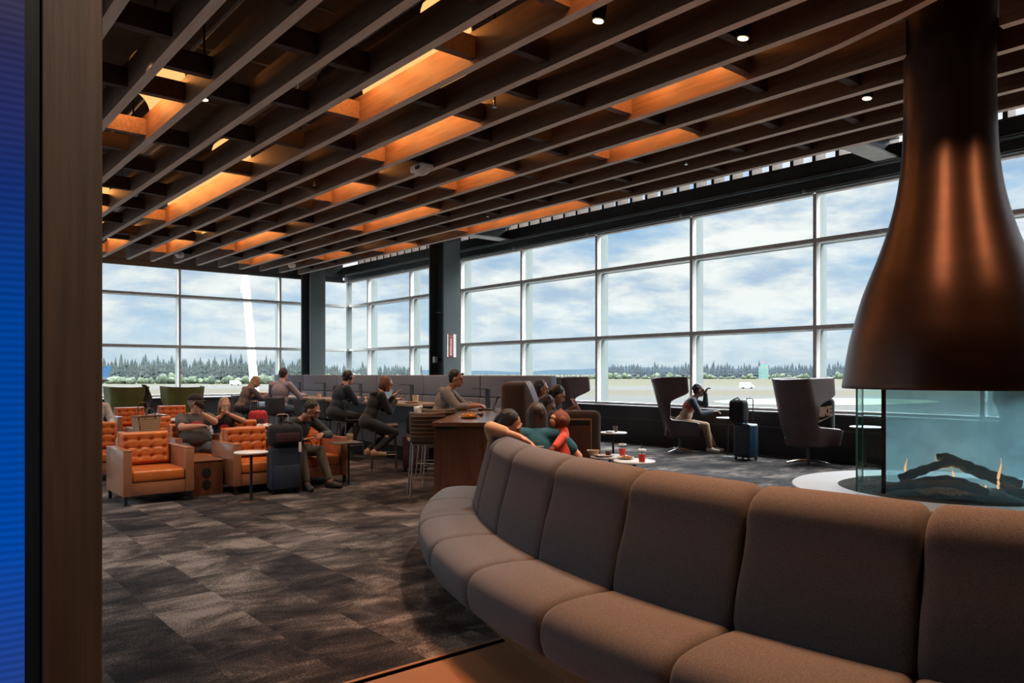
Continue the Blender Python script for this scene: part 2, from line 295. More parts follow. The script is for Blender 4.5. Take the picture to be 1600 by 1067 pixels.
# ------------------------------------------------------------------ mesh helpers
def V(*a): return Vector(a)
def bm_new(): return bmesh.new()
def merge(bm, tmp, mtx=None):
    if mtx is not None: tmp.transform(mtx)
    me = bpy.data.meshes.new('t'); tmp.to_mesh(me); tmp.free(); bm.from_mesh(me); bpy.data.meshes.remove(me)
def box(bm, c, s, rz=0.0, bev=0.0, seg=2, rot=None, mi=0):
    t = bmesh.new(); bmesh.ops.create_cube(t, size=1.0)
    bmesh.ops.scale(t, vec=Vector(s), verts=t.verts)
    if bev > 0: bmesh.ops.bevel(t, geom=t.edges[:], offset=min(bev, min(s)*0.49), segments=seg, profile=0.5, affect='EDGES')
    for f in t.faces: f.material_index = mi
    r = rot.to_4x4() if rot is not None else Matrix.Rotation(rz, 4, 'Z')
    merge(bm, t, Matrix.Translation(Vector(c)) @ r)
def cyl(bm, p0, p1, r0, r1=None, n=16, mi=0):
    p0 = Vector(p0); p1 = Vector(p1); r1 = r0 if r1 is None else r1
    t = bmesh.new(); L = (p1-p0).length
    bmesh.ops.create_cone(t, cap_ends=True, segments=n, radius1=max(r0, 1e-5), radius2=max(r1, 1e-5), depth=L)
    for f in t.faces: f.material_index = mi
    q = Vector((0, 0, 1)).rotation_difference((p1-p0).normalized())
    merge(bm, t, Matrix.Translation((p0+p1)/2) @ q.to_matrix().to_4x4())
def ell(bm, c, r, rot=None, n=16, mi=0):
    t = bmesh.new(); bmesh.ops.create_uvsphere(t, u_segments=n, v_segments=max(6, n*2//3), radius=1.0)
    for f in t.faces: f.material_index = mi
    r = (r, r, r) if isinstance(r, (int, float)) else r
    m = Matrix.Translation(Vector(c)) @ (rot.to_4x4() if rot is not None else Matrix.Identity(4)) @ Matrix.Diagonal((r[0], r[1], r[2], 1))
    merge(bm, t, m)
def caps(bm, p0, p1, r0, r1=None, n=12):
    r1 = r0 if r1 is None else r1
    ell(bm, p0, r0, n=n); ell(bm, p1, r1, n=n)
    if (Vector(p1)-Vector(p0)).length > 1e-4: cyl(bm, p0, p1, r0, r1, n=n)
def tube(bm, pts, r, n=8, closed=False):
    pts = [Vector(p) for p in pts]; rings = []
    N = len(pts); up = Vector((0, 0, 1))
    for i, p in enumerate(pts):
        a = pts[i-1] if (i > 0 or closed) else p; b = pts[(i+1) % N] if (i < N-1 or closed) else p
        d = (b-a).normalized(); u = d.cross(up)
        if u.length < 1e-3: u = d.cross(Vector((1, 0, 0)))
        u.normalize(); w = d.cross(u)
        rr = r[i] if isinstance(r, (list, tuple)) else r
        rings.append([bm.verts.new(p+u*math.cos(2*PI*k/n)*rr+w*math.sin(2*PI*k/n)*rr) for k in range(n)])
    for i in range(N if closed else N-1):
        A = rings[i]; B = rings[(i+1) % N]
        for k in range(n):
            try: bm.faces.new((A[k], A[(k+1) % n], B[(k+1) % n], B[k]))
            except ValueError: pass
    if not closed:
        bm.faces.new(rings[0][::-1]); bm.faces.new(rings[-1])
def lathe(bm, prof, c=(0, 0, 0), n=32, a0=0.0, a1=2*PI, cap=False):
    c = Vector(c); full = abs(a1-a0-2*PI) < 1e-6; m = n if full else n+1
    rings = [[bm.verts.new(c+Vector((r*math.cos(a0+(a1-a0)*k/n), r*math.sin(a0+(a1-a0)*k/n), z))) for k in range(m)] for r, z in prof]
    for i in range(len(prof)-1):
        for k in range(n):
            k2 = (k+1) % m
            bm.faces.new((rings[i][k], rings[i][k2], rings[i+1][k2], rings[i+1][k]))
    return rings
def grid_surf(bm, fn, nu, nv, closed_u=False):
    vs = [[bm.verts.new(fn(i/nu, j/nv)) for j in range(nv+1)] for i in range(nu+(0 if closed_u else 1))]
    for i in range(nu):
        i2 = (i+1) % len(vs)
        for j in range(nv): bm.faces.new((vs[i][j], vs[i2][j], vs[i2][j+1], vs[i][j+1]))
    return vs
def extr(bm, poly, vec, mi=0):
    """closed prism from a planar polygon"""
    vec = Vector(vec); A = [bm.verts.new(Vector(p)) for p in poly]; B = [bm.verts.new(Vector(p)+vec) for p in poly]
    fs = [bm.faces.new(A[::-1]), bm.faces.new(B)]
    for i in range(len(A)): fs.append(bm.faces.new((A[i], A[(i+1) % len(A)], B[(i+1) % len(A)], B[i])))
    for f in fs: f.material_index = mi
def obj(name, bm, m, parent=None, smooth=True, ang=40, loc=None, rz=0.0, recalc=True):
    if recalc: bmesh.ops.recalc_face_normals(bm, faces=bm.faces[:])
    me = bpy.data.meshes.new(name); bm.to_mesh(me); bm.free()
    for mm in (m if isinstance(m, (list, tuple)) else [m]): me.materials.append(MATS[mm] if isinstance(mm, str) else mm)
    if smooth:
        me.shade_smooth(); me.set_sharp_from_angle(angle=R(ang))
    o = bpy.data.objects.new(name, me); S.collection.objects.link(o)
    if loc is not None: o.location = loc
    o.rotation_euler.z = rz
    if parent is not None: o.parent = parent
    return o
def tag(o, label, cat=None, group=None, kind=None):
    if label: o['label'] = label
    if cat: o['category'] = cat
    if group: o['group'] = group
    if kind: o['kind'] = kind
    return o
def thing(name, label, cat, loc=(0, 0, 0), rz=0.0, group=None):
    o = bpy.data.objects.new(name, None); S.collection.objects.link(o); o.empty_display_size = 0.2
    o.location = loc; o.rotation_euler = (0, 0, rz)
    return tag(o, label, cat, group)
def struct(name, bm, m, label=None, parent=None, **k):
    o = obj(name, bm, m, parent, **k)
    if parent is None: tag(o, label, 'structure', kind='structure')
    return o
def copy_tree(o, parent=None):
    c = o.copy(); S.collection.objects.link(c)
    if parent is not None: c.parent = parent
    for ch in list(o.children): copy_tree(ch, c)
    return c
def dup(root, loc, rz, label=None, group=None):
    c = copy_tree(root); c.location = loc; c.rotation_euler = (0, 0, rz)
    if label: c['label'] = label
    if group: c['group'] = group
    return c
def bake(o, voxel, smooth=2, lap=0.5):
    """voxel union of overlapping volumes into one continuous skin"""
    md = o.modifiers.new('u', 'REMESH'); md.mode = 'VOXEL'; md.voxel_size = voxel; md.use_smooth_shade = True
    ms = o.modifiers.new('s', 'SMOOTH'); ms.factor = lap; ms.iterations = smooth
    C.view_layer.update()
    dg = C.evaluated_depsgraph_get(); ev = o.evaluated_get(dg)
    me = bpy.data.meshes.new_from_object(ev, depsgraph=dg)
    old = o.data; mats = [x for x in old.materials]
    o.modifiers.clear(); o.data = me; me.name = o.name
    me.materials.clear()
    for x in mats: me.materials.append(x)
    bpy.data.meshes.remove(old); me.shade_smooth()
    return o
def blob(name, bm, m, parent, voxel=0.012, smooth=2):
    return bake(obj(name, bm, m, parent, recalc=False), voxel, smooth)
def text_mesh(name, txt, size, m, parent, mtx, ext=0.002, shear=0.0, bold=0.0, space=1.0):
    cu = bpy.data.curves.new('txt', 'FONT'); cu.body = txt; cu.size = size; cu.extrude = ext; cu.align_x = 'CENTER'; cu.align_y = 'CENTER'; cu.shear = shear; cu.offset = bold; cu.space_character = space
    to = bpy.data.objects.new('txt', cu); S.collection.objects.link(to); C.view_layer.update()
    me = bpy.data.meshes.new_from_object(to.evaluated_get(C.evaluated_depsgraph_get()))
    bpy.data.objects.remove(to); bpy.data.curves.remove(cu)
    me.name = name; me.materials.clear(); me.materials.append(MATS[m]); me.transform(mtx)
    o = bpy.data.objects.new(name, me); S.collection.objects.link(o); o.parent = parent
    return o
ORD = ['first', 'second', 'third', 'fourth', 'fifth', 'sixth', 'seventh', 'eighth', 'ninth', 'tenth', 'eleventh', 'twelfth', 'thirteenth', 'fourteenth', 'fifteenth', 'sixteenth', 'seventeenth', 'eighteenth', 'nineteenth', 'twentieth']
# ================================================================== ROOM SHELL
XW, YW = 13.2, 25.0          # glass planes of the long window wall and of the far window wall
ZS, ZT1, ZT2, ZH = 0.80, 2.385, 3.97, 4.82
bm = bm_new(); box(bm, (4, 14.2, -0.1), (18.6, 21.6, 0.2)); struct('floor', bm, 'carpet', 'mottled brown and grey carpet tile floor of the lounge', smooth=False)
bm = bm_new(); box(bm, (4, -0.34, -0.1), (18.6, 7.6, 0.2)); box(bm, (1.0, 3.452, 0.001), (12, 0.025, 0.004)); struct('floor_bronze', bm, 'floor_bronze', 'smooth bronze coloured floor in front of the carpet', smooth=False)
bm = bm_new(); box(bm, (4, 10.5, 5.80), (18.4, 29.4, 0.2)); struct('ceiling', bm, 'ceil_dark', 'dark brown upper ceiling above the wooden slats', smooth=False)
bm = bm_new(); box(bm, (-5.1, 10.5, 0.40), (0.2, 29.4, 0.80)); box(bm, (-5.1, 10.5, 5.26), (0.2, 29.4, 0.88)); box(bm, (-5.1, 0.78, 2.85), (0.2, 9.76, 4.2)); struct('wall_left', bm, 'wall_dark', 'dark left side wall of the lounge under and over its windows', smooth=False)
bm = bm_new(); box(bm, (4, -4.1, 2.85), (18.4, 0.2, 5.7)); struct('wall_near', bm, 'wall_dark', 'dark wall behind the camera', smooth=False)
# low walls under the glass with a metal reveal and a pale cap
bm = bm_new(); box(bm, (13.12, 10.5, 0.40), (0.24, 29.2, 0.80)); w = struct('wall_right', bm, 'sill_dark', 'dark low panelled wall under the long row of windows', smooth=False)
bm = bm_new(); box(bm, (13.06, 10.4, 0.815), (0.42, 29.0, 0.03)); box(bm, (12.99, 10.4, 0.53), (0.02, 29.0, 0.014)); struct('window_sill', bm, 'sill_cap', None, w, smooth=False)
bm = bm_new(); box(bm, (4.0, 25.0, 0.38), (18.4, 0.24, 0.76)); w = struct('wall_back', bm, 'sill_dark', 'dark low wall under the far windows', smooth=False)
bm = bm_new(); box(bm, (4.0, 24.95, 0.775), (18.0, 0.42, 0.03)); struct('window_sill', bm, 'sill_cap', None, w, smooth=False)
# header steel over the glass
bm = bm_new(); box(bm, (12.98, 10.4, 5.155), (0.30, 29.0, 0.29)); box(bm, (12.80, 10.4, 5.02), (0.10, 29.0, 0.03)); box(bm, (12.98, 10.4, 5.305), (0.36, 29.0, 0.02))
h1 = struct('trim_1', bm, 'dark_steel', 'dark steel beam running above the long row of windows', smooth=False)
bm = bm_new(); box(bm, (13.05, 10.4, 4.92), (0.20, 29.0, 0.17)); box(bm, (12.94, 10.4, 4.83), (0.03, 29.0, 0.03)); struct('blind_box', bm, 'dark_steel', None, h1, smooth=False)
bm = bm_new()
for y in (4.5, 7.2, 9.95, 12.7, 15.4, 20.9): box(bm, (12.925, y, 4.845), (0.03, 0.06, 0.07))
box(bm, (12.79, 10.4, 5.036), (0.115, 29.0, 0.006)); box(bm, (12.925, 10.4, 4.846), (0.05, 29.0, 0.006))
struct('blind_rail', bm, 'alu', None, h1, smooth=False)
bm = bm_new(); box(bm, (4.0, 24.86, 5.25), (17.6, 0.3, 0.85)); box(bm, (4.0, 24.66, 4.80), (17.6, 0.1, 0.08)); box(bm, (4.0, 24.62, 4.99), (17.6, 0.14, 0.10))
struct('trim_2', bm, 'dark_steel', 'dark steel beam running above the far windows', smooth=False)
bm = bm_new()
for i in range(9): box(bm, (9.3+0.0, 0, 0), (0, 0, 0)) if False else None
# roof beams crossing from the slats to the long window wall
for k, y in enumerate((-4.3+0.0, 5.66, 15.6)):
    if k == 0: continue
    bm = bm_new(); box(bm, (11.1, y, 5.23), (3.5, 0.03, 0.30)); box(bm, (11.1, y, 5.40), (3.5, 0.34, 0.03))
    t = struct('trim_%d' % (k+2), bm, 'dark_steel', ['', 'steel roof beam meeting the window wall beside the fireplace flue', 'steel roof beam meeting the window wall beside the tall column'][k], smooth=False)
    bm = bm_new(); box(bm, (11.1, y, 5.075), (3.5, 0.36, 0.03)); struct('flange', bm, 'flange_lit', None, t, smooth=False)
# ---- windows, one per bay
def window(nm, p0, p1, along, label, XW=XW):
    """bay from p0 to p1 (along = 'Y' long wall, 'X' far wall); frame + three panes + outside fin"""
    bm = bm_new(); L = p1-p0; mid = (p0+p1)/2
    def b(c_al, z, s_al, s_d, s_z, off=0.0):
        if along == 'Y': box(bm, (XW+off, c_al, z), (s_d, s_al, s_z))
        else: box(bm, (c_al, YW+off, z), (s_al, s_d, s_z))
    for z in (ZT1, ZT2): b(mid, z, L-0.06, 0.14, 0.075)
    b(mid, ZS+0.055, L-0.06, 0.14, 0.05); b(mid, ZH+0.03, L-0.06, 0.14, 0.08)
    b(p0, (0.83+ZH)/2, 0.065, 0.13, ZH-0.80-0.03)
    f = struct(nm, bm, 'frame_grey', label, smooth=False)
    bm = bm_new(); b(p0, (0.6+5.0)/2, 0.055, 0.24, 4.4, 0.20)
    for z in (ZT1, ZT2): b(mid, z-0.045, L-0.06, 0.10, 0.02, 0.16)
    struct('fin', bm, 'fin_white', None, f, smooth=False)
    for z0, z1 in ((ZS+0.08, ZT1-0.04), (ZT1+0.04, ZT2-0.04), (ZT2+0.04, ZH-0.01)):
        bm = bm_new(); b(mid, (z0+z1)/2, L-0.07, 0.012, z1-z0, 0.03); struct('pane', bm, 'window_glass', None, f, smooth=False)
ys = [-3.85, -1.11, 1.63, 4.37, 7.11, 9.85, 12.59, 15.33, 18.07, 20.81, 23.55, 24.93]
place = ['far behind the fireplace at the right', 'beyond the right edge of the fireplace', 'beside the fireplace flue at the right', 'behind the bronze fireplace hood', 'behind the wing chair that holds the bag', 'behind the man in the navy sweater', 'between the two brown wing chairs', 'right of the tall steel column', 'hidden partly by the tall steel column', 'left of the tall steel column', 'of two narrow lights next to the far corner']
k = 1
for i in range(11):
    window('window_%d' % k, ys[i], ys[i+1], 'Y', 'tall three-pane window in the long wall, '+(place[i] if i < 11 else '')); k += 1
window('window_%d' % k, 24.93, 24.935, 'Y', 'corner post of the two window walls') if False else None
xs = [-5.0, -2.5, 0.77, 4.04, 7.31, 10.58, 13.1]
place2 = ['outermost at the left', 'second from the left wall', 'behind the wooden post', 'above the first green wing chair', 'with the white mast beyond it', 'at the far corner behind the steel column']
for i in range(6):
    window('window_%d' % k, xs[i], xs[i+1], 'X', 'tall three-pane window in the far wall, '+place2[i]); k += 1
for i in range(7):
    y0 = 5.67+i*2.74; window('window_%d' % k, y0, min(y0+2.74, 24.9), 'Y', 'tall three-pane window in the left side wall, hidden by the wooden post', -5.1); k += 1
bm = bm_new(); box(bm, (13.18, 24.98, 2.8), (0.16, 0.16, 4.1)); struct('trim_5', bm, 'fin_white', 'pale post where the two window walls meet', smooth=False)
# clerestory soffit battens above the header
y = 1.0; k = 0
while y < 24.6:
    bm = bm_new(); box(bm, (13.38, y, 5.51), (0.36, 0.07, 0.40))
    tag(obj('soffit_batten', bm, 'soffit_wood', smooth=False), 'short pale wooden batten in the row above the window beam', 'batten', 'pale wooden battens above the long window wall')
    y += 0.44
# ---- steel columns
def column(nm, label, x, y, rz):
    t = thing(nm, label, 'column', (x, y, 0), rz)
    for q in (-1, 1):
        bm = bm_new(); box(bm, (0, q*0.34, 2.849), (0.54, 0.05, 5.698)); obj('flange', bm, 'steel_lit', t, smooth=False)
    bm = bm_new(); box(bm, (0, 0, 2.849), (0.05, 0.63, 5.698)); obj('web', bm, 'dark_steel', t, smooth=False)
    return t
c1 = column('steel_column', 'dark steel H column with a red and white sign on it', 12.14, 17.45, 0)
bm = bm_new(); tube(bm, [(-0.10, -0.22, 0.0), (-0.10, -0.22, 5.4)], 0.014, 6); obj('conduit', bm, 'gun_metal', c1)
bm = bm_new(); box(bm, (-0.14, -0.1, 3.22), (0.22, 0.30, 0.02)); obj('bracket', bm, 'black_metal', c1, smooth=False)
column('steel_column', 'dark steel H column in front of the far corner windows', 11.35, 24.05, 0)
# ================================================================== SLATTED CEILING
ZB, SLW, SLD = 4.31, 0.09, 0.30
def SX(n): return 9.10-0.55*n
HC = Vector((7.13, 2.63, 0))     # fireplace axis
LIGHTS = [(12, 235, 291), (11, 140, 172), (9, 263, 393), (9, 168, 203), (7, 263, 305), (5, 370, 446), (3, 393, 442), (1, 509, 550), (0, 604, 653), (6, 523, 588), (3, 571, 687), (4, 718, 805), (0, 734, 920), (9, 568, 738), (7, 607, 752), (9, 900, 1010), (5, 993, 1162), (3, 957, 1089)]
def px2y(n, px):
    t = (px-800)/F_PX; return SX(n)*(CN-SN*t)/(SN+CN*t)
boxes = []
for n, a, b in LIGHTS:
    y1 = px2y(n, a); y2 = px2y(n, b); boxes.append((n, y2, min(y1, 19.6)))
YE = 20.16
def rise(n, y):
    if n == 5: return min(0.5, 0.11*max(0, 3.75-y)**1.5)
    if n == 6: return min(0.5, 0.11*max(0, 2.4-y)**1.5)
    return 0.0
NSL = 18
for n in range(NSL):
    x = SX(n)
    segs = [(-3.9, YE)]
    if n in (3, 4): k_ = (0.225, 0.245)[n-3]; segs = [(HC.y+k_, YE), (-3.9, HC.y-(k_ if n == 3 else 0.47))]
    for si, (ya, yb) in enumerate(segs):
        bm = bm_new(); N = 24 if n in (5, 6) else 1; rows = []
        yy = [ya+(yb-ya)*i/N for i in range(N+1)] if N == 1 else [ya+(7.0-ya)*i/(N-1) for i in range(N)]+[yb]
        for y in yy:
            r = rise(n, y)
            rows.append([bm.verts.new(p) for p in ((x-SLW/2, y, ZB+r), (x+SLW/2, y, ZB+r), (x+SLW/2, y, ZB+SLD), (x-SLW/2, y, ZB+SLD))])
        for i in range(len(rows)-1):
            for k in range(4):
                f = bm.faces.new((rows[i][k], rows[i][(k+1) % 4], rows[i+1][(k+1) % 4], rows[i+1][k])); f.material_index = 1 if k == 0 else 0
        bm.faces.new(rows[0]); bm.faces.new(rows[-1][::-1])
        lab = 'long brown wooden ceiling slat, %s counted from the window side' % ORD[n]
        if n == 5: lab += ', its lower edge curving up by the flue'
        if len(segs) == 2: lab += [', the length beyond the flue', ', the short length on the near side of the flue'][si]
        sl = obj('ceiling_slat', bm, ['slat_wood', 'slat_bottom_lit'], smooth=False); tag(sl, lab, 'ceiling slat', 'brown wooden ceiling slats')
        # spacer blocks bridging to the next slat
        if n < NSL-1 and si == 0:
            mine = [b for b in boxes if b[0] == n]
            pos = []
            for _, y0, y1 in mine: pos += [(y0-0.06, 1), (y1+0.06, 1)]
            y = 3.4+((n*37) % 11)*0.17
            while y < YE-0.5:
                if all(not (b[1]-0.7 < y < b[2]+0.7) for b in mine): pos.append((y, 0))
                y += 1.65+0.35*math.sin(n*1.7+y)
            for y, k in pos:
                if y < 2.2 or y > YE-0.1: continue
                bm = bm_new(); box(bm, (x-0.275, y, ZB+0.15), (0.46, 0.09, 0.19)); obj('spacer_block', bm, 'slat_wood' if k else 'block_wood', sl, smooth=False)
# amber vault lights sitting on the slats
wh = {}
for i, (n, y0, y1) in enumerate(boxes):
    xm = SX(n)-0.275; L = y1-y0
    nth = sorted([b[1] for b in boxes if b[0] == n]); w_ = ''
    if len(nth) > 1: w_ = ', the nearer one' if nth.index(y0) == 0 else (', the far one' if nth.index(y0) == len(nth)-1 else ', middle one of three')
    t = thing('vault_light', 'amber vault light above slats %s and %s from windows%s' % (ORD[n], ORD[n+1], w_), 'ceiling light', (xm, (y0+y1)/2, ZB+SLD+0.005), 0, 'amber vault lights between the ceiling slats')
    bm = bm_new(); r = 0.27; NA = 14
    P = [(r*math.cos(PI*k/NA), r*0.95*math.sin(PI*k/NA)) for k in range(NA+1)]
    Q = [(1.06*a, 1.06*b) for a, b in P]
    for ring, rev in ((P, 0), (Q, 1)):
        A = [bm.verts.new((a, -L/2, b)) for a, b in ring]; B = [bm.verts.new((a, L/2, b)) for a, b in ring]
        for k in range(NA):
            f = bm.faces.new((A[k], A[k+1], B[k+1], B[k])); f.material_index = rev
    obj('shade', bm, ['vault_glow', 'block_wood'], t, recalc=False)
    bm = bm_new(); box(bm, (-0.20, 0, 0.03), (0.03, L-0.1, 0.03)); obj('lamp_strip', bm, 'vault_glow', t, smooth=False)
    k = max(1, int(round(L/0.8)))
    for j in range(k):
        ld = bpy.data.lights.new('vault_lamp', 'POINT'); ld.color = (1.0, 0.36, 0.09); ld.energy = 26.0*L/k; ld.shadow_soft_size = 0.06
        lo = bpy.data.objects.new('vault_lamp', ld); S.collection.objects.link(lo); lo.parent = t; lo.location = (0.0, -L/2+L*(j+0.5)/k, 0.06)
# spot cans
def spot_can(loc, aim, label, watts=SPOT_W, size=R(75), col=None, soft=0.05):
    loc = (8.825-0.55*round((8.825-loc[0])/0.55), loc[1], loc[2])
    t = thing('spot_light', label, 'spotlight', loc, 0, 'black ceiling spotlights')
    d = (Vector(aim)-Vector(loc)).normalized()
    bm = bm_new(); t0 = bmesh.new()
    cyl(bm, -d*0.0, -d*0.15, 0.055, 0.055, 20); obj('can', bm, 'black_metal', t)
    bm = bm_new(); cyl(bm, d*0.002, d*0.006, 0.043, 0.043, 20); obj('lens', bm, 'lamp_face', t)
    bm = bm_new(); cyl(bm, -d*0.13, (-d*0.13).lerp(V(0, 0, 5.7-loc[2]-0.002), 1.0)+V(0, 0, 0.0), 0.012, 0.012, 8); obj('stem', bm, 'black_metal', t)
    ld = bpy.data.lights.new('spot_lamp', 'SPOT'); ld.color = col or WARM; ld.energy = watts; ld.spot_size = size; ld.spot_blend = 0.6; ld.shadow_soft_size = soft
    lo = bpy.data.objects.new('spot_lamp', ld); S.collection.objects.link(lo); lo.parent = t
    lo.location = d*0.03; lo.rotation_euler = d.to_track_quat('-Z', 'Y').to_euler()
    return t
spot_can((1.675, 7.35, 4.62), (1.9, 7.9, 0), 'black ceiling spotlight above the wooden post at the left')
spot_can((4.42, 4.22, 4.36), (4.0, 4.6, 0), 'black ceiling spotlight with a lit face, near the top centre', SPOT_W*1.6)
spot_can((5.45, 3.62, 4.33), (5.1, 4.1, 0), 'black ceiling spotlight tilted beside the grey ceiling panel')
spot_can((7.70, 3.62, 4.34), (7.2, 3.9, 0), 'black ceiling spotlight left of the fireplace flue')
SOFA_C = V(7.8, 1.95, 0)
for a, w in ((160, 0.8), (169, 1.0), (178, 1.1), (187, 1.1), (196, 1.0)):
    p = SOFA_C+V(math.cos(R(a)), math.sin(R(a)), 0)*4.22
    spot_can((p.x, p.y, 4.36), (p.x-0.02, p.y, 0), 'black ceiling spotlight over the curved sofa, nearer than the frame shows', SPOT_W*w*1.25, R(70), col=AMB2, soft=0.22)
for x, y, ax, ay, w in ((0.32, 3.2, 0.7, 5.6, 0.42), (1.42, 3.0, 1.3, 4.6, 0.3), (-0.23, 2.6, 0.0, 5.0, 0.25)):  # unseen fill lamps added to brighten the aisle floor
    spot_can((x, y, 4.36), (ax, ay, 0.0), 'added fill spotlight over the aisle, nearer than the frame shows', SPOT_W*w, R(58))
spot_can((0.32, 0.1, 4.36), (0.27, 1.5, 1.4), 'added fill spotlight aimed at the wooden post, nearer than the frame shows', SPOT_W*1.3, R(36))  # unseen lamp added only to brighten the post
for loc_, aim_, w_ in (((6.37, 0.5, 4.36), (6.95, 2.35, 2.5), 0.35), ((4.72, 2.2, 4.36), (6.8, 2.55, 2.5), 0.45)):
    spot_can(loc_, aim_, 'black ceiling spotlight aimed at the fireplace hood, nearer than the frame shows', SPOT_W*w_, R(40), col=AMB2)
for x, y in ((2.52, 8.6), (4.17, 8.0), (2.52, 11.6), (4.72, 11.0), (5.82, 8.9), (6.37, 12.4), (4.72, 14.4), (6.37, 15.8)):  # fill lamps added out of sight to brighten the far seats
    spot_can((x, y, 4.56), (x, y+0.01, 0), 'added unseen fill spotlight hidden up between the slats', SPOT_W*0.5, R(100))
# ceiling gear seen between the slats
def gear(nm, label, cat, px, py, z, build, group=None):
    p = at(px, py, z=z); t = thing(nm, label, cat, p, 0, group); build(t); return t
def rods(t, y, h):
    for s in (-1, 1):
        bm = bm_new(); cyl(bm, (0, s*y, 0), (0, s*y, h), 0.007, n=6); obj('hanger', bm, 'black_metal', t)
def vent(t, L=0.75, Wd=0.34):
    bm = bm_new(); box(bm, (0, 0, 0), (Wd, L, 0.04), bev=0.006)
    for k in range(3): box(bm, (-Wd*0.32+Wd*0.32*k, 0, -0.025), (Wd*0.18, L*0.94, 0.012))
    obj('grille', bm, 'alu', t, smooth=False); bm = bm_new(); box(bm, (0, 0, 0.12), (Wd*0.8, L*0.8, 0.2)); obj('duct_box', bm, 'black_metal', t, smooth=False); rods(t, L*0.3, 0.74)
def panel(t):
    bm = bm_new(); box(bm, (0, 0, 0), (0.40, 0.62, 0.03), bev=0.004); obj('panel', bm, 'alu', t, smooth=False)
    rods(t, 0.2, 0.9)
def track(t, L=1.0):
    bm = bm_new(); box(bm, (0, 0, 0), (0.09, L, 0.06), bev=0.004); obj('housing', bm, 'gun_metal', t, smooth=False)
    bm = bm_new(); box(bm, (0, 0, -0.032), (0.06, L*0.96, 0.006)); obj('diffuser', bm, 'alu', t, smooth=False)
    rods(t, L*0.3, 0.8)
def dome(t):
    bm = bm_new(); lathe(bm, [(0.0, 0.05), (0.085, 0.05), (0.085, 0.02), (0.10, 0.0), (0.085, -0.05), (0.05, -0.075), (0.0, -0.08)], n=20); obj('body', bm, 'white_plastic', t)
    bm = bm_new(); lathe(bm, [(0.0, 0.11), (0.07, 0.11), (0.075, 0.055), (0.0, 0.05)], n=16); obj('collar', bm, 'sign_maroon', t)
    bm = bm_new(); cyl(bm, (0, 0, 0.1), (0, 0, 0.9), 0.012, n=6); obj('stem', bm, 'black_metal', t)
def sprinkler(t):
    bm = bm_new(); cyl(bm, (0, 0, 0), (0, 0, 0.05), 0.012, n=8); cyl(bm, (0, 0, -0.02), (0, 0, -0.014), 0.025, n=12); cyl(bm, (-0.012, 0, -0.02), (-0.012, 0, 0.01), 0.003, n=6); cyl(bm, (0.012, 0, -0.02), (0.012, 0, 0.01), 0.003, n=6); obj('head', bm, 'chrome', t)
    bm = bm_new(); cyl(bm, (0, 0, 0.05), (0, 0, 1.1), 0.013, n=8); obj('pipe', bm, 'black_metal', t)
def projector(t):
    bm = bm_new(); box(bm, (0, 0, -0.05), (0.20, 0.30, 0.10), bev=0.03, seg=3); ell(bm, (0, 0.0, -0.08), (0.085, 0.15, 0.06)); obj('body', bm, 'white_plastic', t)
    bm = bm_new(); box(bm, (-0.101, -0.05, -0.055), (0.006, 0.11, 0.05), bev=0.002); obj('lens_slot', bm, 'black_metal', t, smooth=False)
    rods(t, 0.06, 0.7)
gear('air_vent', 'grey slotted air vent above the slats near the wooden post', 'air vent', 247, 233, 4.95, vent, 'grey slotted air vents')
gear('air_vent', 'grey slotted air vent above the slats at the centre of the ceiling', 'air vent', 980, 117, 4.95, vent, 'grey slotted air vents')
gear('air_vent', 'grey slotted air vent behind the white ceiling sensor', 'air vent', 618, 318, 4.95, vent, 'grey slotted air vents')
gear('air_vent', 'small grey slotted air vent above the far ends of the slats', 'air vent', 372, 353, 4.95, vent, 'grey slotted air vents')
gear('air_vent', 'grey slotted air vent right above the hanging white ceiling sensor', 'air vent', 785, 233, 4.95, vent, 'grey slotted air vents')
gear('ceiling_panel', 'pale grey rectangular ceiling panel near the top right', 'panel', 1172, 17, 4.66, panel)
gear('track_fixture', 'dark linear fixture hanging over the slats near the top', 'light fixture', 608, 98, 4.95, track, 'dark linear fixtures above the slats')
gear('track_fixture', 'dark linear fixture with pale edge near the window side', 'light fixture', 1110, 252, 4.5, track, 'dark linear fixtures above the slats')
gear('track_fixture', 'dark linear fixture above the far slats at the left', 'light fixture', 262, 310, 4.95, track, 'dark linear fixtures above the slats')
gear('speaker_box', 'small dark box fixture hanging between the far slats', 'light fixture', 325, 362, 4.45, lambda t: (track(t, 0.5)), None)
gear('ceiling_sensor', 'white sensor pod hanging below the middle slats', 'sensor', 659, 258, 4.33, projector)
gear('smoke_detector', 'white round detector with dark red collar at the far slat ends', 'smoke detector', 281, 398, 4.33, dome, 'white round ceiling detectors')
gear('smoke_detector', 'white round detector in front of the steel column at the slat ends', 'smoke detector', 456, 414, 4.33, dome, 'white round ceiling detectors')
for px, py, lb in ((773, 165, 'under the centre slats'), (1072, 255, 'near the window side of the slats'), (491, 288, 'over the far slats'), (762, 337, 'beside the last slat near the column'), (243, 14, 'above the first vault light')):
    gear('sprinkler', 'small metal fire sprinkler head '+lb, 'sprinkler', px, py, 4.36 if px != 243 else 4.8, sprinkler, 'ceiling sprinklers')
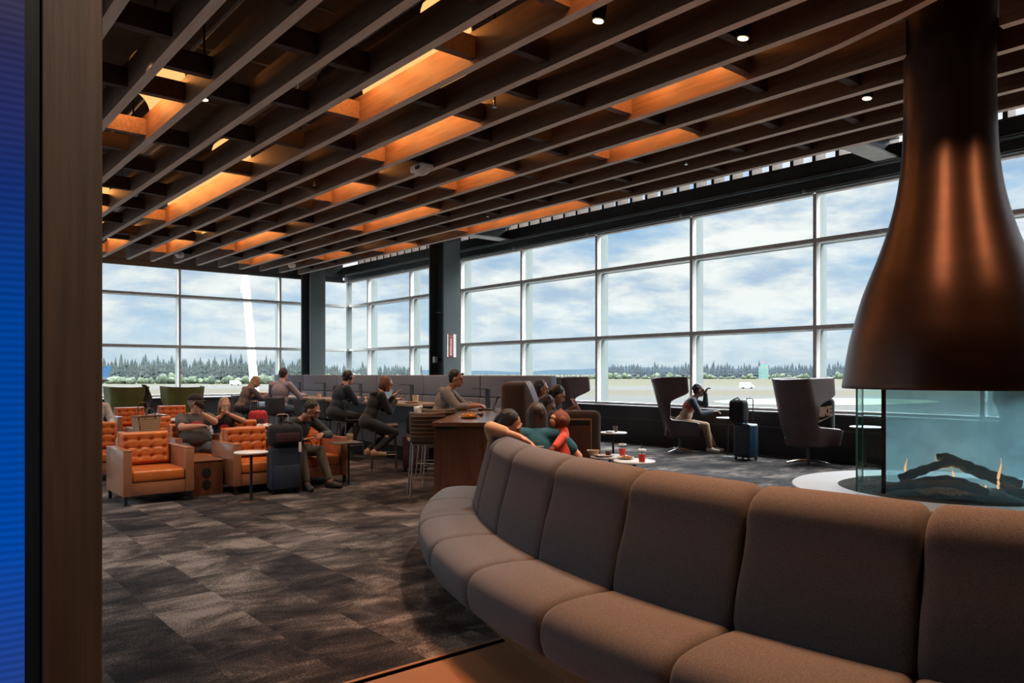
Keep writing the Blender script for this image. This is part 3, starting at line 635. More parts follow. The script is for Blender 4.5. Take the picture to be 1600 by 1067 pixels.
# conduits and rods above the slats
for i, (x, y0, y1, z) in enumerate(((1.1, 3.0, 19.0, 5.45), (2.9, 5.0, 19.0, 5.40), (4.4, 6.0, 20.0, 5.45), (6.2, 4.0, 20.0, 5.42), (7.9, 7.0, 20.0, 5.45))):
    bm = bm_new(); tube(bm, [(x, y0, z), (x, y1, z)], 0.022, 8)
    tag(obj('ceiling_pipe', bm, 'gun_metal'), 'thin grey pipe running along the upper ceiling above the slats', 'pipe', 'thin pipes above the slats')
for i in range(9):
    y = 4.0+i*1.9; bm = bm_new(); tube(bm, [(0.2, y, 5.58), (9.0, y, 5.58)], 0.016, 6)
    for x in (1.3, 3.5, 5.7, 7.9): tube(bm, [(x, y, 4.62), (x, y, 5.69)], 0.006, 5)
    tag(obj('hanger_rail', bm, 'gun_metal'), 'thin metal hanger rail crossing above the slats', 'hanger rail', 'hanger rails above the slats')
# ================================================================== FOREGROUND POST AND SCREEN
Fd = Vector((SN, CN, 0)); Rd = Vector((CN, -SN, 0))
def cp(px, d): return Fd*d+Rd*((px-800)/F_PX*d)
def facing(px0, px1, r):
    """centre, heading and width of an upright board turned to the camera between two sight lines"""
    a0 = math.atan((px0-800)/F_PX); a1 = math.atan((px1-800)/F_PX); am = (a0+a1)/2
    v = Fd*math.cos(am)+Rd*math.sin(am)
    return v*r, -YAW-am, 2*r*math.tan((a1-a0)/2)
c, hd, wd = facing(65, 160, 1.5)
t = thing('wooden_post', 'brown wooden partition post close up at the left edge', 'post', c, hd)
bm = bm_new(); box(bm, (0.0, 0.10, 2.3), (wd, 0.20, 4.6), bev=0.003); obj('board', bm, 'post_wood', t, smooth=False)
c2, hd2, w2 = facing(38, 65, 1.5)
bm = bm_new(); box(bm, (-wd/2-w2/2-0.0005, 0.10, 2.3), (w2, 0.18, 4.6)); obj('edge_strip', bm, 'black_metal', t, smooth=False)
c, hd, wd = facing(-150, 39, 1.5)
bm = bm_new(); box(bm, (0, 0.03, 2.2), (wd, 0.06, 4.4), bev=0.003)
t = tag(obj('display_screen', bm, 'black_metal', loc=c, rz=hd, smooth=False), 'tall digital screen glowing deep blue at the far left edge', 'screen')
bm = bm_new(); box(bm, (0, -0.003, 2.2), (wd*0.99, 0.008, 4.36)); obj('screen_face', bm, 'led_screen', t, smooth=False)
# ================================================================== OUTSIDE
ZG = -4.5
bm = bm_new(); box(bm, (700, 700, ZG-0.5), (3600, 3600, 1.0)); struct('floor_airfield', bm, 'airfield', 'airfield of tarmac, runway and dry grass strips outside', smooth=False)
def gp(px, py): return at(px, py, z=ZG)
bm = bm_new(); pts = []
for k in range(40):
    a = 2*PI*k/40; pts.append(gp(1290+175*math.cos(a), 628+5.5*math.sin(a))+V(0, 0, 0.02))
extr(bm, pts, (0, 0, 0.05)); tag(obj('grass_island', bm, 'grass_patch', smooth=False), 'green oval of grass on the tarmac beyond the windows', 'grass')
# forest belt (conifers behind, rounder bushes in front)
rnd = random.Random(5)
def conifer(bm, p, h, r, mi):
    n = 7; z = p.z+h*0.02; tiers = 4; pv = None
    for k in range(tiers):
        z0 = p.z+h*(0.05+0.22*k); z1 = p.z+h*(0.05+0.22*k+0.40) if k < tiers-1 else p.z+h
        rr = r*(1-0.21*k)
        a0 = rnd.random()*6
        base = [bm.verts.new((p.x+rr*(0.8+0.4*rnd.random())*math.cos(a0+2*PI*i/n), p.y+rr*(0.8+0.4*rnd.random())*math.sin(a0+2*PI*i/n), z0)) for i in range(n)]
        tip = bm.verts.new((p.x, p.y, z1))
        for i in range(n):
            f = bm.faces.new((base[i], base[(i+1) % n], tip)); f.material_index = mi
def bush(bm, p, r, h, mi):
    t = bmesh.new(); bmesh.ops.create_icosphere(t, subdivisions=2, radius=1)
    for v in t.verts: v.co *= 0.85+0.35*rnd.random()
    for f in t.faces: f.material_index = mi
    merge(bm, t, Matrix.Translation(p+V(0, 0, h*0.45)) @ Matrix.Diagonal((r, r, h*0.6, 1)))
bm = bm_new()
px = 60.0
while px < 1720:
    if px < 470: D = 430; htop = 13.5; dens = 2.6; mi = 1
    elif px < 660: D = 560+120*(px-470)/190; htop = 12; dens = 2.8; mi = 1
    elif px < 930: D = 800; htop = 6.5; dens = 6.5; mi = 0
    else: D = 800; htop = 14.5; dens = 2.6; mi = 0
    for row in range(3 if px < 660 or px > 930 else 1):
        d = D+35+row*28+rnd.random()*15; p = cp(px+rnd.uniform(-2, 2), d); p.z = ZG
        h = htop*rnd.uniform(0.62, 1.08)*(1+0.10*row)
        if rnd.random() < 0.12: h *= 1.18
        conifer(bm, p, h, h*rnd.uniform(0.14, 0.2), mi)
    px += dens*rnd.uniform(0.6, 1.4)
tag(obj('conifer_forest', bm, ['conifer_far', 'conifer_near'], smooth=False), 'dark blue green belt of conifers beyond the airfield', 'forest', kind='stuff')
bm = bm_new(); px = 60.0
while px < 1720:
    if px < 470: D = 425; hh = 5.5; st = 3.5
    elif px < 660: D = 600; hh = 5.5; st = 4
    elif px < 930: D = 790; hh = 4.0; st = 5
    else: D = 795; hh = 6.5; st = 3.6
    p = cp(px, D+rnd.uniform(0, 20)); p.z = ZG; h = hh*rnd.uniform(0.4, 1.15)
    for q_ in range(3): bush(bm, p+V(rnd.uniform(-.5, .5)*h, rnd.uniform(-.5, .5)*h, 0), h*rnd.uniform(0.3, 0.5), h*rnd.uniform(0.6, 1.0), 0); px += st*rnd.uniform(0.4, 1.5)
tag(obj('bushes', bm, ['bush_green'], smooth=True), 'light green bushes along the foot of the conifer belt', 'bushes', kind='stuff')
# far blue ridge
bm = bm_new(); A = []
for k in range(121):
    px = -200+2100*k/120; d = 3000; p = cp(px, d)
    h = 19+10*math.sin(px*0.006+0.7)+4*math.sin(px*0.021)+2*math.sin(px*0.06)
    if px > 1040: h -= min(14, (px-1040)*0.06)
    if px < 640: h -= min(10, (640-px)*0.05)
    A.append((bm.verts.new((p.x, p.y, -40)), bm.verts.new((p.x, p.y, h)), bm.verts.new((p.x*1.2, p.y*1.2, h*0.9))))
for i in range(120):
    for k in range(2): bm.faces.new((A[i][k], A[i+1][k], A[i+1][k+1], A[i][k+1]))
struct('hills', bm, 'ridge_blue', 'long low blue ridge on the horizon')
# control tower
d = 780; p = cp(1193, d); p.z = ZG
t = thing('control_tower', 'pale green airfield tower with a red top beyond the runway', 'tower', p, R(-30))
bm = bm_new(); box(bm, (0, 0, 6.5), (7, 7, 13)); box(bm, (0, 0, 13.6), (5.4, 5.4, 1.4)); obj('shaft', bm, 'tower_green', t, smooth=False)
bm = bm_new()
for z in (3, 6.2, 9.4):
    for s in (-1, 0, 1): box(bm, (s*2.1, -3.5, z), (1.2, 0.2, 1.6)); box(bm, (-3.5, s*2.1, z), (0.2, 1.2, 1.6))
obj('window', bm, 'tower_dark', t, smooth=False)
bm = bm_new(); box(bm, (0, 0, 15), (3.6, 3.6, 1.8)); obj('cab', bm, 'tower_dark', t, smooth=False)
bm = bm_new(); cyl(bm, (0, 0, 15.9), (0, 0, 18.6), 0.7, 0.4, 8); obj('beacon', bm, 'sign_red', t)
# runway sign
p = gp(1226, 635); t = thing('taxiway_sign', 'small red taxiway sign with white characters on the tarmac', 'sign', p, -YAW)
bm = bm_new(); box(bm, (0, 0, 0.45), (3.0, 0.25, 0.72), bev=0.02); obj('board', bm, 'sign_red', t, smooth=False)
bm = bm_new(); box(bm, (-1.0, 0, 0.06), (0.1, 0.1, 0.12)); box(bm, (1.0, 0, 0.06), (0.1, 0.1, 0.12)); obj('leg', bm, 'alu', t, smooth=False)
text_mesh('lettering', '34R', 0.75, 'sign_white', t, Matrix.Translation((-0.55, -0.14, 0.45)) @ Matrix.Rotation(PI/2, 4, 'X'), 0.004, bold=0.01)
# vehicles, mast, aircraft tail
def van(px, py, label):
    p = gp(px, py); t = thing('service_van', label, 'van', p, -YAW)
    bm = bm_new(); prof = [(-2.6, 0, 0.4), (2.6, 0, 0.4), (2.6, 0, 1.2), (1.7, 0, 1.5), (1.2, 0, 2.3), (-2.6, 0, 2.3)]
    extr(bm, [V(*q)+V(0, -1, 0) for q in prof], (0, 2, 0)); obj('body', bm, 'white_plastic', t, smooth=False)
    bm = bm_new()
    for x in (-1.6, 1.6): cyl(bm, (x, -1.05, 0.4), (x, 1.05, 0.4), 0.4, n=14)
    obj('wheels', bm, 'black_metal', t)
    bm = bm_new(); box(bm, (0.9, -1.01, 1.75), (0.7, 0.03, 0.5)); box(bm, (-0.4, -1.01, 1.75), (1.2, 0.03, 0.5)); obj('side_window', bm, 'tower_dark', t, smooth=False)
van(368, 601.5, 'white van on the airfield beyond the far windows at the left')
van(1167, 607, 'tiny white vehicle on the far runway near the tower')
m0 = at(383, 428, d=33); m1 = at(397, 600, d=33.6); dirv = (m1-m0).normalized()
t = thing('mast', 'slender white leaning mast outside the far windows', 'mast', V(m1.x, m1.y, ZG))
top = m0-dirv*1.6-t.location; k = (ZG-m1.z)/dirv.z; bot = m1+dirv*k-t.location
bm = bm_new(); cyl(bm, bot, top, 0.21, 0.14, 14); obj('pole', bm, 'white_plastic', t)
bm = bm_new(); q = at(377, 452, d=33)-t.location; box(bm, q+V(0.05, 0, 0), (0.12, 0.12, 0.34), bev=0.02); cyl(bm, q, q+Vector(Rd)*0.3, 0.02, n=6); obj('lamp_box', bm, 'white_plastic', t)
p = at(167, 605, z=ZG); p.z = ZG
t = thing('airplane', 'blue and white airliner whose tail shows past the wooden post', 'airplane', at(171, None, d=250), R(150)); t.location.z = ZG
bm = bm_new(); tube(bm, [(-0.0, 0, 3.9), (4, 0, 3.4), (12, 0, 3.2), (26, 0, 3.2), (31, 0, 3.0), (33, 0, 2.6)], [0.3, 1.2, 1.9, 1.9, 1.5, 0.4], 16); obj('fuselage', bm, 'plane_white', t)
bm = bm_new(); extr(bm, [(-1.0, -0.15, 8.4), (1.2, -0.15, 8.4), (6.5, -0.15, 4.4), (0.6, -0.15, 4.2)], (0, 0.3, 0)); obj('tail_fin', bm, 'plane_blue', t, smooth=False)
bm = bm_new()
for s in (-1, 1):
    extr(bm, [(12, s*1.5, 2.6), (18.5, s*1.5, 2.6), (11.5, s*15, 3.4), (9.6, s*15, 3.4)], (0, 0, 0.3)); extr(bm, [(0.3, s*0.4, 4.2), (3.6, s*0.8, 4.2), (0.8, s*5, 4.5), (-0.4, s*5, 4.5)], (0, 0, 0.15))
obj('wing', bm, 'plane_white', t, smooth=False)
bm = bm_new()
for s in (-1, 1): cyl(bm, (13.5, s*5, 1.7), (17.5, s*5, 1.7), 0.9, 1.1, 16)
obj('engine', bm, 'plane_blue', t)
bm = bm_new()
for x, y in ((14.5, 2.4), (14.5, -2.4), (29, 0)): cyl(bm, (x, y-0.2, 0.55), (x, y+0.2, 0.55), 0.55, n=12); cyl(bm, (x, y, 0.5), (x, y, 2.4), 0.12, n=8)
obj('landing_gear', bm, 'black_metal', t)
# ================================================================== CURVED SOFA
SC = V(7.8, 1.95, 0)
def ring_cushion(name, m, parent, a0, a1, prof, rnd_=0.04, na=16, gap=0.003, puff=0.0):
    """upholstered block swept about the sofa's centre, pillowed at its two ends"""
    bm = bm_new(); cx = sum(p[0] for p in prof)/len(prof); cz = sum(p[1] for p in prof)/len(prof)
    rm = max(p[0] for p in prof); ga = gap/rm
    a0 += ga; a1 -= ga; ea = rnd_/rm; us = []
    for k in range(6): us.append((a0+ea*(1-math.cos(PI/2*k/5))*1.0, rnd_*(1-math.sin(PI/2*k/5))))
    for k in range(1, na): us.append((a0+ea+(a1-a0-2*ea)*k/na, 0.0))
    for k in range(5, -1, -1): us.append((a1-ea*(1-math.cos(PI/2*k/5)), rnd_*(1-math.sin(PI/2*k/5))))
    rings = []
    for a, ins in us:
        rr = []; w = (a-a0)/(a1-a0); bulge = puff*(1-(2*w-1)**4)
        for r, z in prof:
            d = math.hypot(r-cx, z-cz); k = (d-ins+bulge)/d
            r2 = cx+(r-cx)*k; z2 = cz+(z-cz)*k
            rr.append(bm.verts.new(SC+V(r2*math.cos(a), r2*math.sin(a), z2)))
        rings.append(rr)
    n = len(prof)
    for i in range(len(rings)-1):
        for k in range(n): bm.faces.new((rings[i][k], rings[i][(k+1) % n], rings[i+1][(k+1) % n], rings[i+1][k]))
    bm.faces.new(rings[0]); bm.faces.new(rings[-1][::-1])
    return obj(name, bm, m, parent, ang=60)
def smooth_prof(P, it=2):
    for _ in range(it):
        Q = []
        for i in range(len(P)):
            a = P[i]; b = P[(i+1) % len(P)]
            Q += [(a[0]*0.75+b[0]*0.25, a[1]*0.75+b[1]*0.25), (a[0]*0.25+b[0]*0.75, a[1]*0.25+b[1]*0.75)]
        P = Q
    return P
sofa = thing('curved_sofa', 'long curved grey brown sofa of tall back cushions around the fireplace', 'sofa', (0, 0, 0))
P_SEAT = smooth_prof([(4.95, 0.22), (4.95, 0.47), (5.10, 0.485), (5.30, 0.485), (5.46, 0.455), (5.50, 0.34), (5.46, 0.215), (5.34, 0.185), (5.1, 0.19)])
P_BACK = smooth_prof([(5.055, 0.40), (5.035, 0.60), (4.955, 0.88), (4.93, 1.01), (4.82, 1.066), (4.72, 1.036), (4.695, 0.91), (4.74, 0.60), (4.76, 0.40)])
P_IN = smooth_prof([(4.68, 0.22), (4.68, 0.44), (4.4, 0.455), (4.12, 0.44), (4.06, 0.33), (4.12, 0.2)])
A0, DA, NS = R(131.9), R(8.17), 9
for k in range(NS):
    a, b = A0+DA*k, A0+DA*(k+1)
    ring_cushion('seat_cushion', 'sofa_fabric', sofa, a, b, P_SEAT, 0.05, puff=0.004)
    ring_cushion('back_cushion', 'sofa_fabric', sofa, a, b, P_BACK, 0.055, puff=0.006)
    if k < 6: ring_cushion('inner_seat_cushion', 'sofa_fabric', sofa, a, b, P_IN, 0.045)
bm = bm_new(); pr_ = [(5.40, 0.20), (5.21, 0.0), (4.30, 0.0), (4.20, 0.20)]
rings = lathe(bm, pr_, SC, 60, A0+0.01, A0+DA*NS); n = 61
bm.faces.new([rings[i][0] for i in range(4)]); bm.faces.new([rings[i][-1] for i in range(4)][::-1])
for k in range(60): bm.faces.new((rings[3][k], rings[3][k+1], rings[0][k+1], rings[0][k]))
obj('base', bm, 'base_oak', sofa)
# ================================================================== FIREPLACE
fp = thing('fireplace', 'round glass-sided fireplace under a bronze bottle-shaped hood', 'fireplace', HC)
hood = [(1.415, 0.850*1.0), (1.43, 0.855), (1.70, 0.815), (1.86, 0.785), (2.02, 0.745), (2.22, 0.69), (2.40, 0.625), (2.60, 0.55), (2.80, 0.485), (3.0, 0.432), (3.2, 0.395), (3.45, 0.368), (3.8, 0.355), (4.3, 0.352), (5.69, 0.352)]
def cat(P, n=6):
    out = []
    for i in range(len(P)-1):
        p0 = P[max(i-1, 0)]; p1 = P[i]; p2 = P[i+1]; p3 = P[min(i+2, len(P)-1)]
        for k in range(n):
            t = k/n; out.append(tuple(0.5*((2*p1[j])+(-p0[j]+p2[j])*t+(2*p0[j]-5*p1[j]+4*p2[j]-p3[j])*t*t+(-p0[j]+3*p1[j]-3*p2[j]+p3[j])*t**3) for j in range(2)))
    return out+[P[-1]]
hp = [(r, z) for z, r in cat(hood[1:], 5)]
bm = bm_new(); lathe(bm, [(0.30, 1.50), (0.80, 1.44), (0.838, 1.415), (0.852, 1.415)]+hp, n=96); obj('hood', bm, 'hood_bronze', fp, ang=50)
ZRING = 0.55
bm = bm_new(); lathe(bm, [(0.885, ZRING-0.055), (0.885, ZRING-0.004), (0.889, ZRING), (1.272, ZRING), (1.28, ZRING-0.008), (1.28, ZRING-0.048), (1.27, ZRING-0.055), (0.885, ZRING-0.055)], n=96)
obj('hearth_ring', bm, 'ring_white', fp)
bm = bm_new(); lathe(bm, [(0.0, 0.50), (0.885, 0.50), (0.90, 0.49), (0.90, 0.0), (0.0, 0.0)], n=64); obj('plinth', bm, 'black_metal', fp)
bm = bm_new(); grid_surf(bm, lambda u, v: V(0.884*v*math.cos(2*PI*u), 0.884*v*math.sin(2*PI*u), 0.522+0.022*math.sin(v*31+u*50)*math.sin(u*97+v*13)*(1 if v < 0.97 else 0)), 96, 24, True); obj('gravel_bed', bm, 'gravel', fp)
# rectangular glass box
ga = math.atan2(-0.92, 0.38); ux = V(math.cos(ga), math.sin(ga), 0); uy = V(-ux.y, ux.x, 0)
c0 = V(6.43, 3.10, 0)-HC; LW, LD = 1.42, 0.86; GZ0, GZ1 = 0.53, 1.425
def gpt(a, b, z=0): return c0+ux*a+uy*b+V(0, 0, z)
grot = Matrix.Rotation(ga, 3, 'Z')
def gpane(nm, a, b, sa, sb, m):
    bm = bm_new(); box(bm, gpt(a, b, (GZ0+GZ1)/2), (sa, sb, GZ1-GZ0), rot=grot); return obj(nm, bm, m, fp, smooth=False)
gpane('glass_pane', 0.11, 0.0, 0.20, 0.012, 'fire_glass'); gpane('glass_pane', 0.22+(LW-0.22)/2, 0.0, LW-0.23, 0.012, 'fire_glass_tint')
hb = (at(1377, 680, d=5)-V(0, 0, CAM_H)); pk = ((HC+gpt(0, LD))-V(0, 0, CAM_H)).dot(uy)/hb.dot(uy); ab = ((V(0, 0, CAM_H)+hb*pk)-HC-c0).dot(ux)
gpane('glass_pane', ab/2, LD, ab-0.002, 0.012, 'fire_glass'); gpane('glass_pane', (ab+LW)/2, LD, LW-ab-0.002, 0.012, 'fire_glass_hazy'); gpane('glass_pane', 0, LD/2, 0.012, LD-0.02, 'fire_glass'); gpane('glass_pane', LW, LD/2, 0.012, LD-0.02, 'fire_glass')
for a, b in ((0, 0), (0, LD)):
    bm = bm_new(); box(bm, gpt(a, b, (GZ0+GZ1)/2), (0.016, 0.016, GZ1-GZ0), rot=grot); obj('glass_edge', bm, 'glass_edge', fp, smooth=False)
bm = bm_new(); box(bm, gpt(0.205, 0.03, (GZ0+GZ1)/2), (0.035, 0.035, GZ1-GZ0), rot=grot); obj('post', bm, 'black_metal', fp, smooth=False)
def fpt(px, py, dd):     # point on a plane dd metres behind the front pane, seen at a pixel
    o = V(0, 0, CAM_H); q = at(px, py, d=5.0)-o; pn = uy; p0 = HC+gpt(0, dd)
    k = (p0-o).dot(pn)/q.dot(pn); return o+q*k-HC
def log(pts, radii, name='log'):
    bm = bm_new(); P = cat([(p.x, p.y) for p in pts], 5); Zs = cat([(p.z, r) for p, r in zip(pts, radii)], 5)
    tube(bm, [V(p[0], p[1], z[0]) for p, z in zip(P, Zs)], [z[1]*(1+0.12*math.sin(i*2.1)) for i, z in enumerate(Zs)], 12); return bm
k_ = 0.40
bm = log([fpt(1405, 748, k_), fpt(1432, 738, k_), fpt(1462, 728, k_), fpt(1490, 722, k_+0.05), fpt(1520, 733, k_+.05), fpt(1560, 748, k_), fpt(1596, 758, k_-0.05)], [0.035, 0.04, 0.035, 0.045, 0.052, 0.05, 0.045]); tag(obj('log', bm, 'char_log', fp), 'arched charred log')
bm = log([fpt(1464, 714, k_+0.1), fpt(1483, 714, k_+0.08), fpt(1503, 726, k_+.05), fpt(1515, 732, k_+.05)], [0.028, 0.032, 0.03, 0.03]); obj('log', bm, 'char_log', fp)
bm = log([fpt(1385, 762, k_-0.15), fpt(1430, 756, k_-0.12), fpt(1480, 752, k_-0.1), fpt(1520, 762, k_-0.12), fpt(1545, 770, k_-0.15)], [0.03, 0.045, 0.05, 0.045, 0.025]); tag(obj('log', bm, 'char_log', fp), 'long charred log lying low in front')
bm = log([fpt(1566, 756, k_-0.1), fpt(1585, 768, k_-0.15), fpt(1620, 776, k_-0.2)], [0.03, 0.04, 0.045]); obj('log', bm, 'char_log', fp)
for px, y0, y1, w in ((1416, 752, 716, 2.6), (1489, 751, 733, 2.6), (1562, 758, 715, 2.4), (1434, 754, 748, 2), (1518, 761, 756, 1.6), (1532, 763, 757, 1.8), (1540, 762, 757, 1.8), (1559, 764, 756, 2.2)):
    dd = k_+0.02 if px != 1562 else k_-0.08; s = w*5.9/F_PX; n = 9; pts = []; rr = []
    for i in range(n):
        t_ = i/(n-1); pts.append(fpt(px+2.2*math.sin(t_*5+px)*(y0-y1)/40, y0+(y1-y0)*t_, dd)); rr.append(max(0.0012, s*math.sin(PI*min(1, 0.25+t_*0.75))*(1-0.3*t_)))
    bm = bm_new(); tube(bm, pts, rr, 8); obj('flame', bm, 'flame', fp)
fl = bpy.data.lights.new('fire_light', 'POINT'); fl.color = (1, 0.45, 0.15); fl.energy = 4; fl.shadow_soft_size = 0.1
fo = bpy.data.objects.new('fire_light', fl); S.collection.objects.link(fo); fo.parent = fp; fo.location = (0, 0, 0.72)
# ================================================================== ORANGE ARMCHAIRS (front faces -Y)
def tufted(w, h, t, nbx, nby, nu=36, nv=24):
    """flat cushion in the XZ plane, buttoned face at -y, rounded edges"""
    def f(u, v):
        x = (u-0.5)*w; z = v*h; ex = min(u, 1-u)*w; ez = min(v, 1-v)*h; e = min(ex, ez)
        y = -t*min(1, (e/0.035))**0.5 if e < 0.035 else -t
        for j in range(nby):
            zc = h*(j+1)/(nby+1)
            y += 0.011*math.exp(-((z-zc)/0.013)**2)*(1 if ex > 0.03 else 0)
            for i in range(nbx):
                xc = w*((i+0.5)/nbx-0.5)
                y += 0.030*math.exp(-(((x-xc)**2+(z-zc)**2)/0.020**2))
                y += 0.008*math.exp(-((x-xc)/0.02)**2-((z-zc)/0.07)**2)
        return V(x, y, z)
    return f
def armchair(label, loc, rz=0.0, group='orange leather armchairs'):
    t = thing('armchair', label, 'armchair', loc, rz, group)
    w, d = 0.80, 0.84
    for s in (-1, 1):
        bm = bm_new(); box(bm, (s*(w/2-0.05), d/2, 0.375), (0.10, d, 0.53), bev=0.012); box(bm, (s*(w/2-0.05), d/2, 0.642), (0.104, d+0.004, 0.008), bev=0.003)
        obj('arm', bm, 'leather_arm', t)
    bm = bm_new(); box(bm, (0, d-0.05, 0.42), (w-0.2, 0.10, 0.62), bev=0.02); box(bm, (0, d-0.05, 0.735), (w-0.21, 0.09, 0.03), bev=0.012); obj('back_frame', bm, 'leather_arm', t)
    bm = bm_new(); box(bm, (0, 0.37, 0.185), (w-0.2, 0.70, 0.15), bev=0.01); obj('front_rail', bm, 'leather_arm', t)
    bm = bm_new(); box(bm, (0, 0.34, 0.33), (w-0.205, 0.66, 0.14), bev=0.035, seg=3); grid_surf(bm, lambda u, v: V((u-.5)*(w-.25), 0.05+v*0.58, 0.402+0.008*math.sin(u*PI)*math.sin(v*PI)-sum(0.012*math.exp(-(((u-(i+.5)/4)*0.55)**2+((v-(j+.5)/3)*0.58)**2)/0.0006) for i in range(4) for j in range(3))), 30, 30)
    obj('seat_cushion', bm, 'leather_orange', t)
    bm = bm_new(); f = tufted(w-0.205, 0.42, 0.13, 4, 3); rot = Matrix.Rotation(R(-9), 4, 'X')
    grid_surf(bm, lambda u, v: V(0, 0.705, 0.395)+rot @ f(u, v), 40, 30)
    box(bm, (0, 0.70, 0.60), (w-0.215, 0.05, 0.40), rot=Matrix.Rotation(R(-9), 3, 'X')); obj('back_cushion', bm, 'leather_orange', t)
    for sx in (-1, 1):
        for y in (0.035, d-0.04):
            bm = bm_new(); box(bm, (sx*(w/2-0.035), y, 0.055), (0.035, 0.035, 0.11)); obj('leg', bm, 'black_metal', t, smooth=False)
    return t
arm0 = armchair('orange leather armchair nearest the wooden post, left of the wooden cabinet', (2.60, 9.65, 0))
for x, y, rz, lb in ((3.88, 9.65, 0, 'orange leather armchair between the wooden cabinet and the stacked navy luggage'), (4.74, 9.78, 0, 'orange leather armchair under the man in the dark green shirt'),
    (2.55, 12.15, 0, 'orange leather armchair cut off by the wooden post, behind the nearest one'), (3.62, 13.15, 0, 'orange leather armchair behind the checked tote bag'), (3.55, 10.95, 0, 'orange leather armchair under the man in the black cap'),
    (4.38, 11.25, 0, 'orange leather armchair under the woman in the black t-shirt'), (4.25, 17.35, 0, 'orange leather armchair in front of the green chair with the jacket'), (5.2, 17.6, 0, 'orange leather armchair in front of the second green wing chair')):
    dup(arm0, (x, y, 0), rz, lb)
# wooden cabinet between the front chairs
t = thing('side_cabinet', 'low wooden side cabinet with two round black holes', 'cabinet', (3.235, 9.92, 0))
bm = bm_new(); box(bm, (0, 0.43, 0.215), (0.42, 0.84, 0.43), bev=0.004); obj('body', bm, 'counter_wood', t, smooth=False)
bm = bm_new(); box(bm, (0, 0.43, 0.437), (0.43, 0.86, 0.014), bev=0.003); obj('top', bm, 'leather_arm', t, smooth=False)
for z in (0.29, 0.14):
    bm = bm_new(); cyl(bm, (0.0, 0.008, z), (0.0, -0.004, z), 0.052, n=28); obj('grommet', bm, 'black_metal', t)
# ================================================================== WING CHAIRS
def wing_shell(w_top, w_mid, H, wing, arm, notch, lean, seat_z=0.40, flare=0.0, zn=(0.62, 1.0), n=30, nv=34):
    z0 = 0.33
    def fwd(z):
        if z < zn[0]-0.06: return arm
        if z < zn[0]+0.02: k = (z-zn[0]+0.06)/0.08; return arm+(notch-arm)*(k*k*(3-2*k))
        if z < zn[1]: return notch
        if z < zn[1]+0.22: k = (z-zn[1])/0.22; return notch+(wing-notch)*(k*k*(3-2*k))
        return wing-0.04*((z-zn[1]-0.22)/(H-zn[1]))
    def f(u, v):
        z = z0+(H-z0)*v; k = (z-z0)/(H-z0); s = (u-0.5)*2; side = abs(s)
        hw = w_mid*(0.80+0.2*min(1, k*4)) if z < zn[0] else w_mid+(w_top-w_mid)*max(0, (z-zn[0])/(H-zn[0]))
        yb = -0.26-lean*max(0, k-0.1); yf = fwd(z)
        # U path: middle half is the back, the outer quarters run forward as wings
        c = 0.52
        if side < c:
            a = side/c*PI/2*0.92; x = hw*math.sin(a)/math.sin(PI/2*0.92); y = yb+0.16*(1-math.cos(a))
        else:
            q = (side-c)/(1-c); ys_ = yb+0.16*(1-math.cos(PI/2*0.92)); x = hw+flare*q*(0.3+0.7*k); y = ys_+(yf-ys_)*q
        return V(math.copysign(x, s), y, z-0.05*(1-side)*max(0, (k-0.9))*6*(1 if flare else 0))
    return f
def wing_chair(label, loc, rz, leather, group, green=False):
    t = thing('wing_chair', label, 'wing chair', loc, rz, group)
    if green: f = wing_shell(0.40, 0.36, 1.24, 0.18, 0.26, 0.0, 0.12, flare=0.06, zn=(0.60, 0.72))
    else: f = wing_shell(0.37, 0.38, 1.48, 0.16, 0.36, -0.18, 0.30, flare=0.02, zn=(0.66, 0.98))
    bm = bm_new(); grid_surf(bm, f, 48, 44)
    sh = obj('shell', bm, [leather, 'leather_edge'], t, ang=80)
    md = sh.modifiers.new('th', 'SOLIDIFY'); md.thickness = 0.045; md.offset = 1.0
    bm = bm_new(); box(bm, (0, 0.04, 0.40), (0.62, 0.62, 0.14), bev=0.05, seg=3); box(bm, (0, 0.0, 0.325), (0.56, 0.50, 0.05), bev=0.02); obj('seat_cushion', bm, leather, t)
    if not green:
        bm = bm_new(); pts = [f(0.5+s*0.0, 1) for s in (0,)]
        tube(bm, [f(0.32, v/20)+V(0, -0.048, 0) for v in range(1, 21)], 0.004, 5); obj('seam', bm, 'black_metal', t)
    bm = bm_new(); cyl(bm, (0, 0, 0.05), (0, 0, 0.31), 0.035, 0.03, 16); obj('column', bm, 'gun_metal', t)
    for k in range(4):
        a = R(45+90*k); bm = bm_new(); tube(bm, [(0, 0, 0.075), (0.17*math.cos(a), 0.17*math.sin(a), 0.055), (0.34*math.cos(a), 0.34*math.sin(a), 0.016)], [0.024, 0.02, 0.014], 8); obj('foot', bm, 'chrome' if not green else 'black_metal', t)
    return t
wc = wing_chair('brown leather wing chair seen from behind, holding a black bag', (12.20, 6.72, 0), R(-106), 'leather_brown', 'brown leather wing chairs')
dup(wc, (12.15, 9.38, 0), R(-141), 'brown leather wing chair in profile under the man in the navy sweater')
dup(wc, (11.85, 11.95, 0), R(-116), 'brown leather wing chair beside the woman with the pink paper')
dup(wc, (11.9, 3.35, 0), R(-60), 'brown leather wing chair seen only through the fireplace glass')
dup(wc, (10.9, 21.2, 0), R(-40), 'brown leather wing chair whose top shows over the booth by the far corner')
dup(wc, (11.6, 17.6-1.2, 0), R(-70), 'brown leather wing chair whose top shows over the booth by the tall column')
gc = wing_chair('green velvet wing chair with a black jacket hung on it', (4.72, 20.3, 0), R(2), 'green_velvet', 'green velvet wing chairs', True)
dup(gc, (5.82, 19.6, 0), R(2), 'green velvet wing chair behind the man in the black cap')
bm = bm_new(); p = at(222, 606, d=18.5)
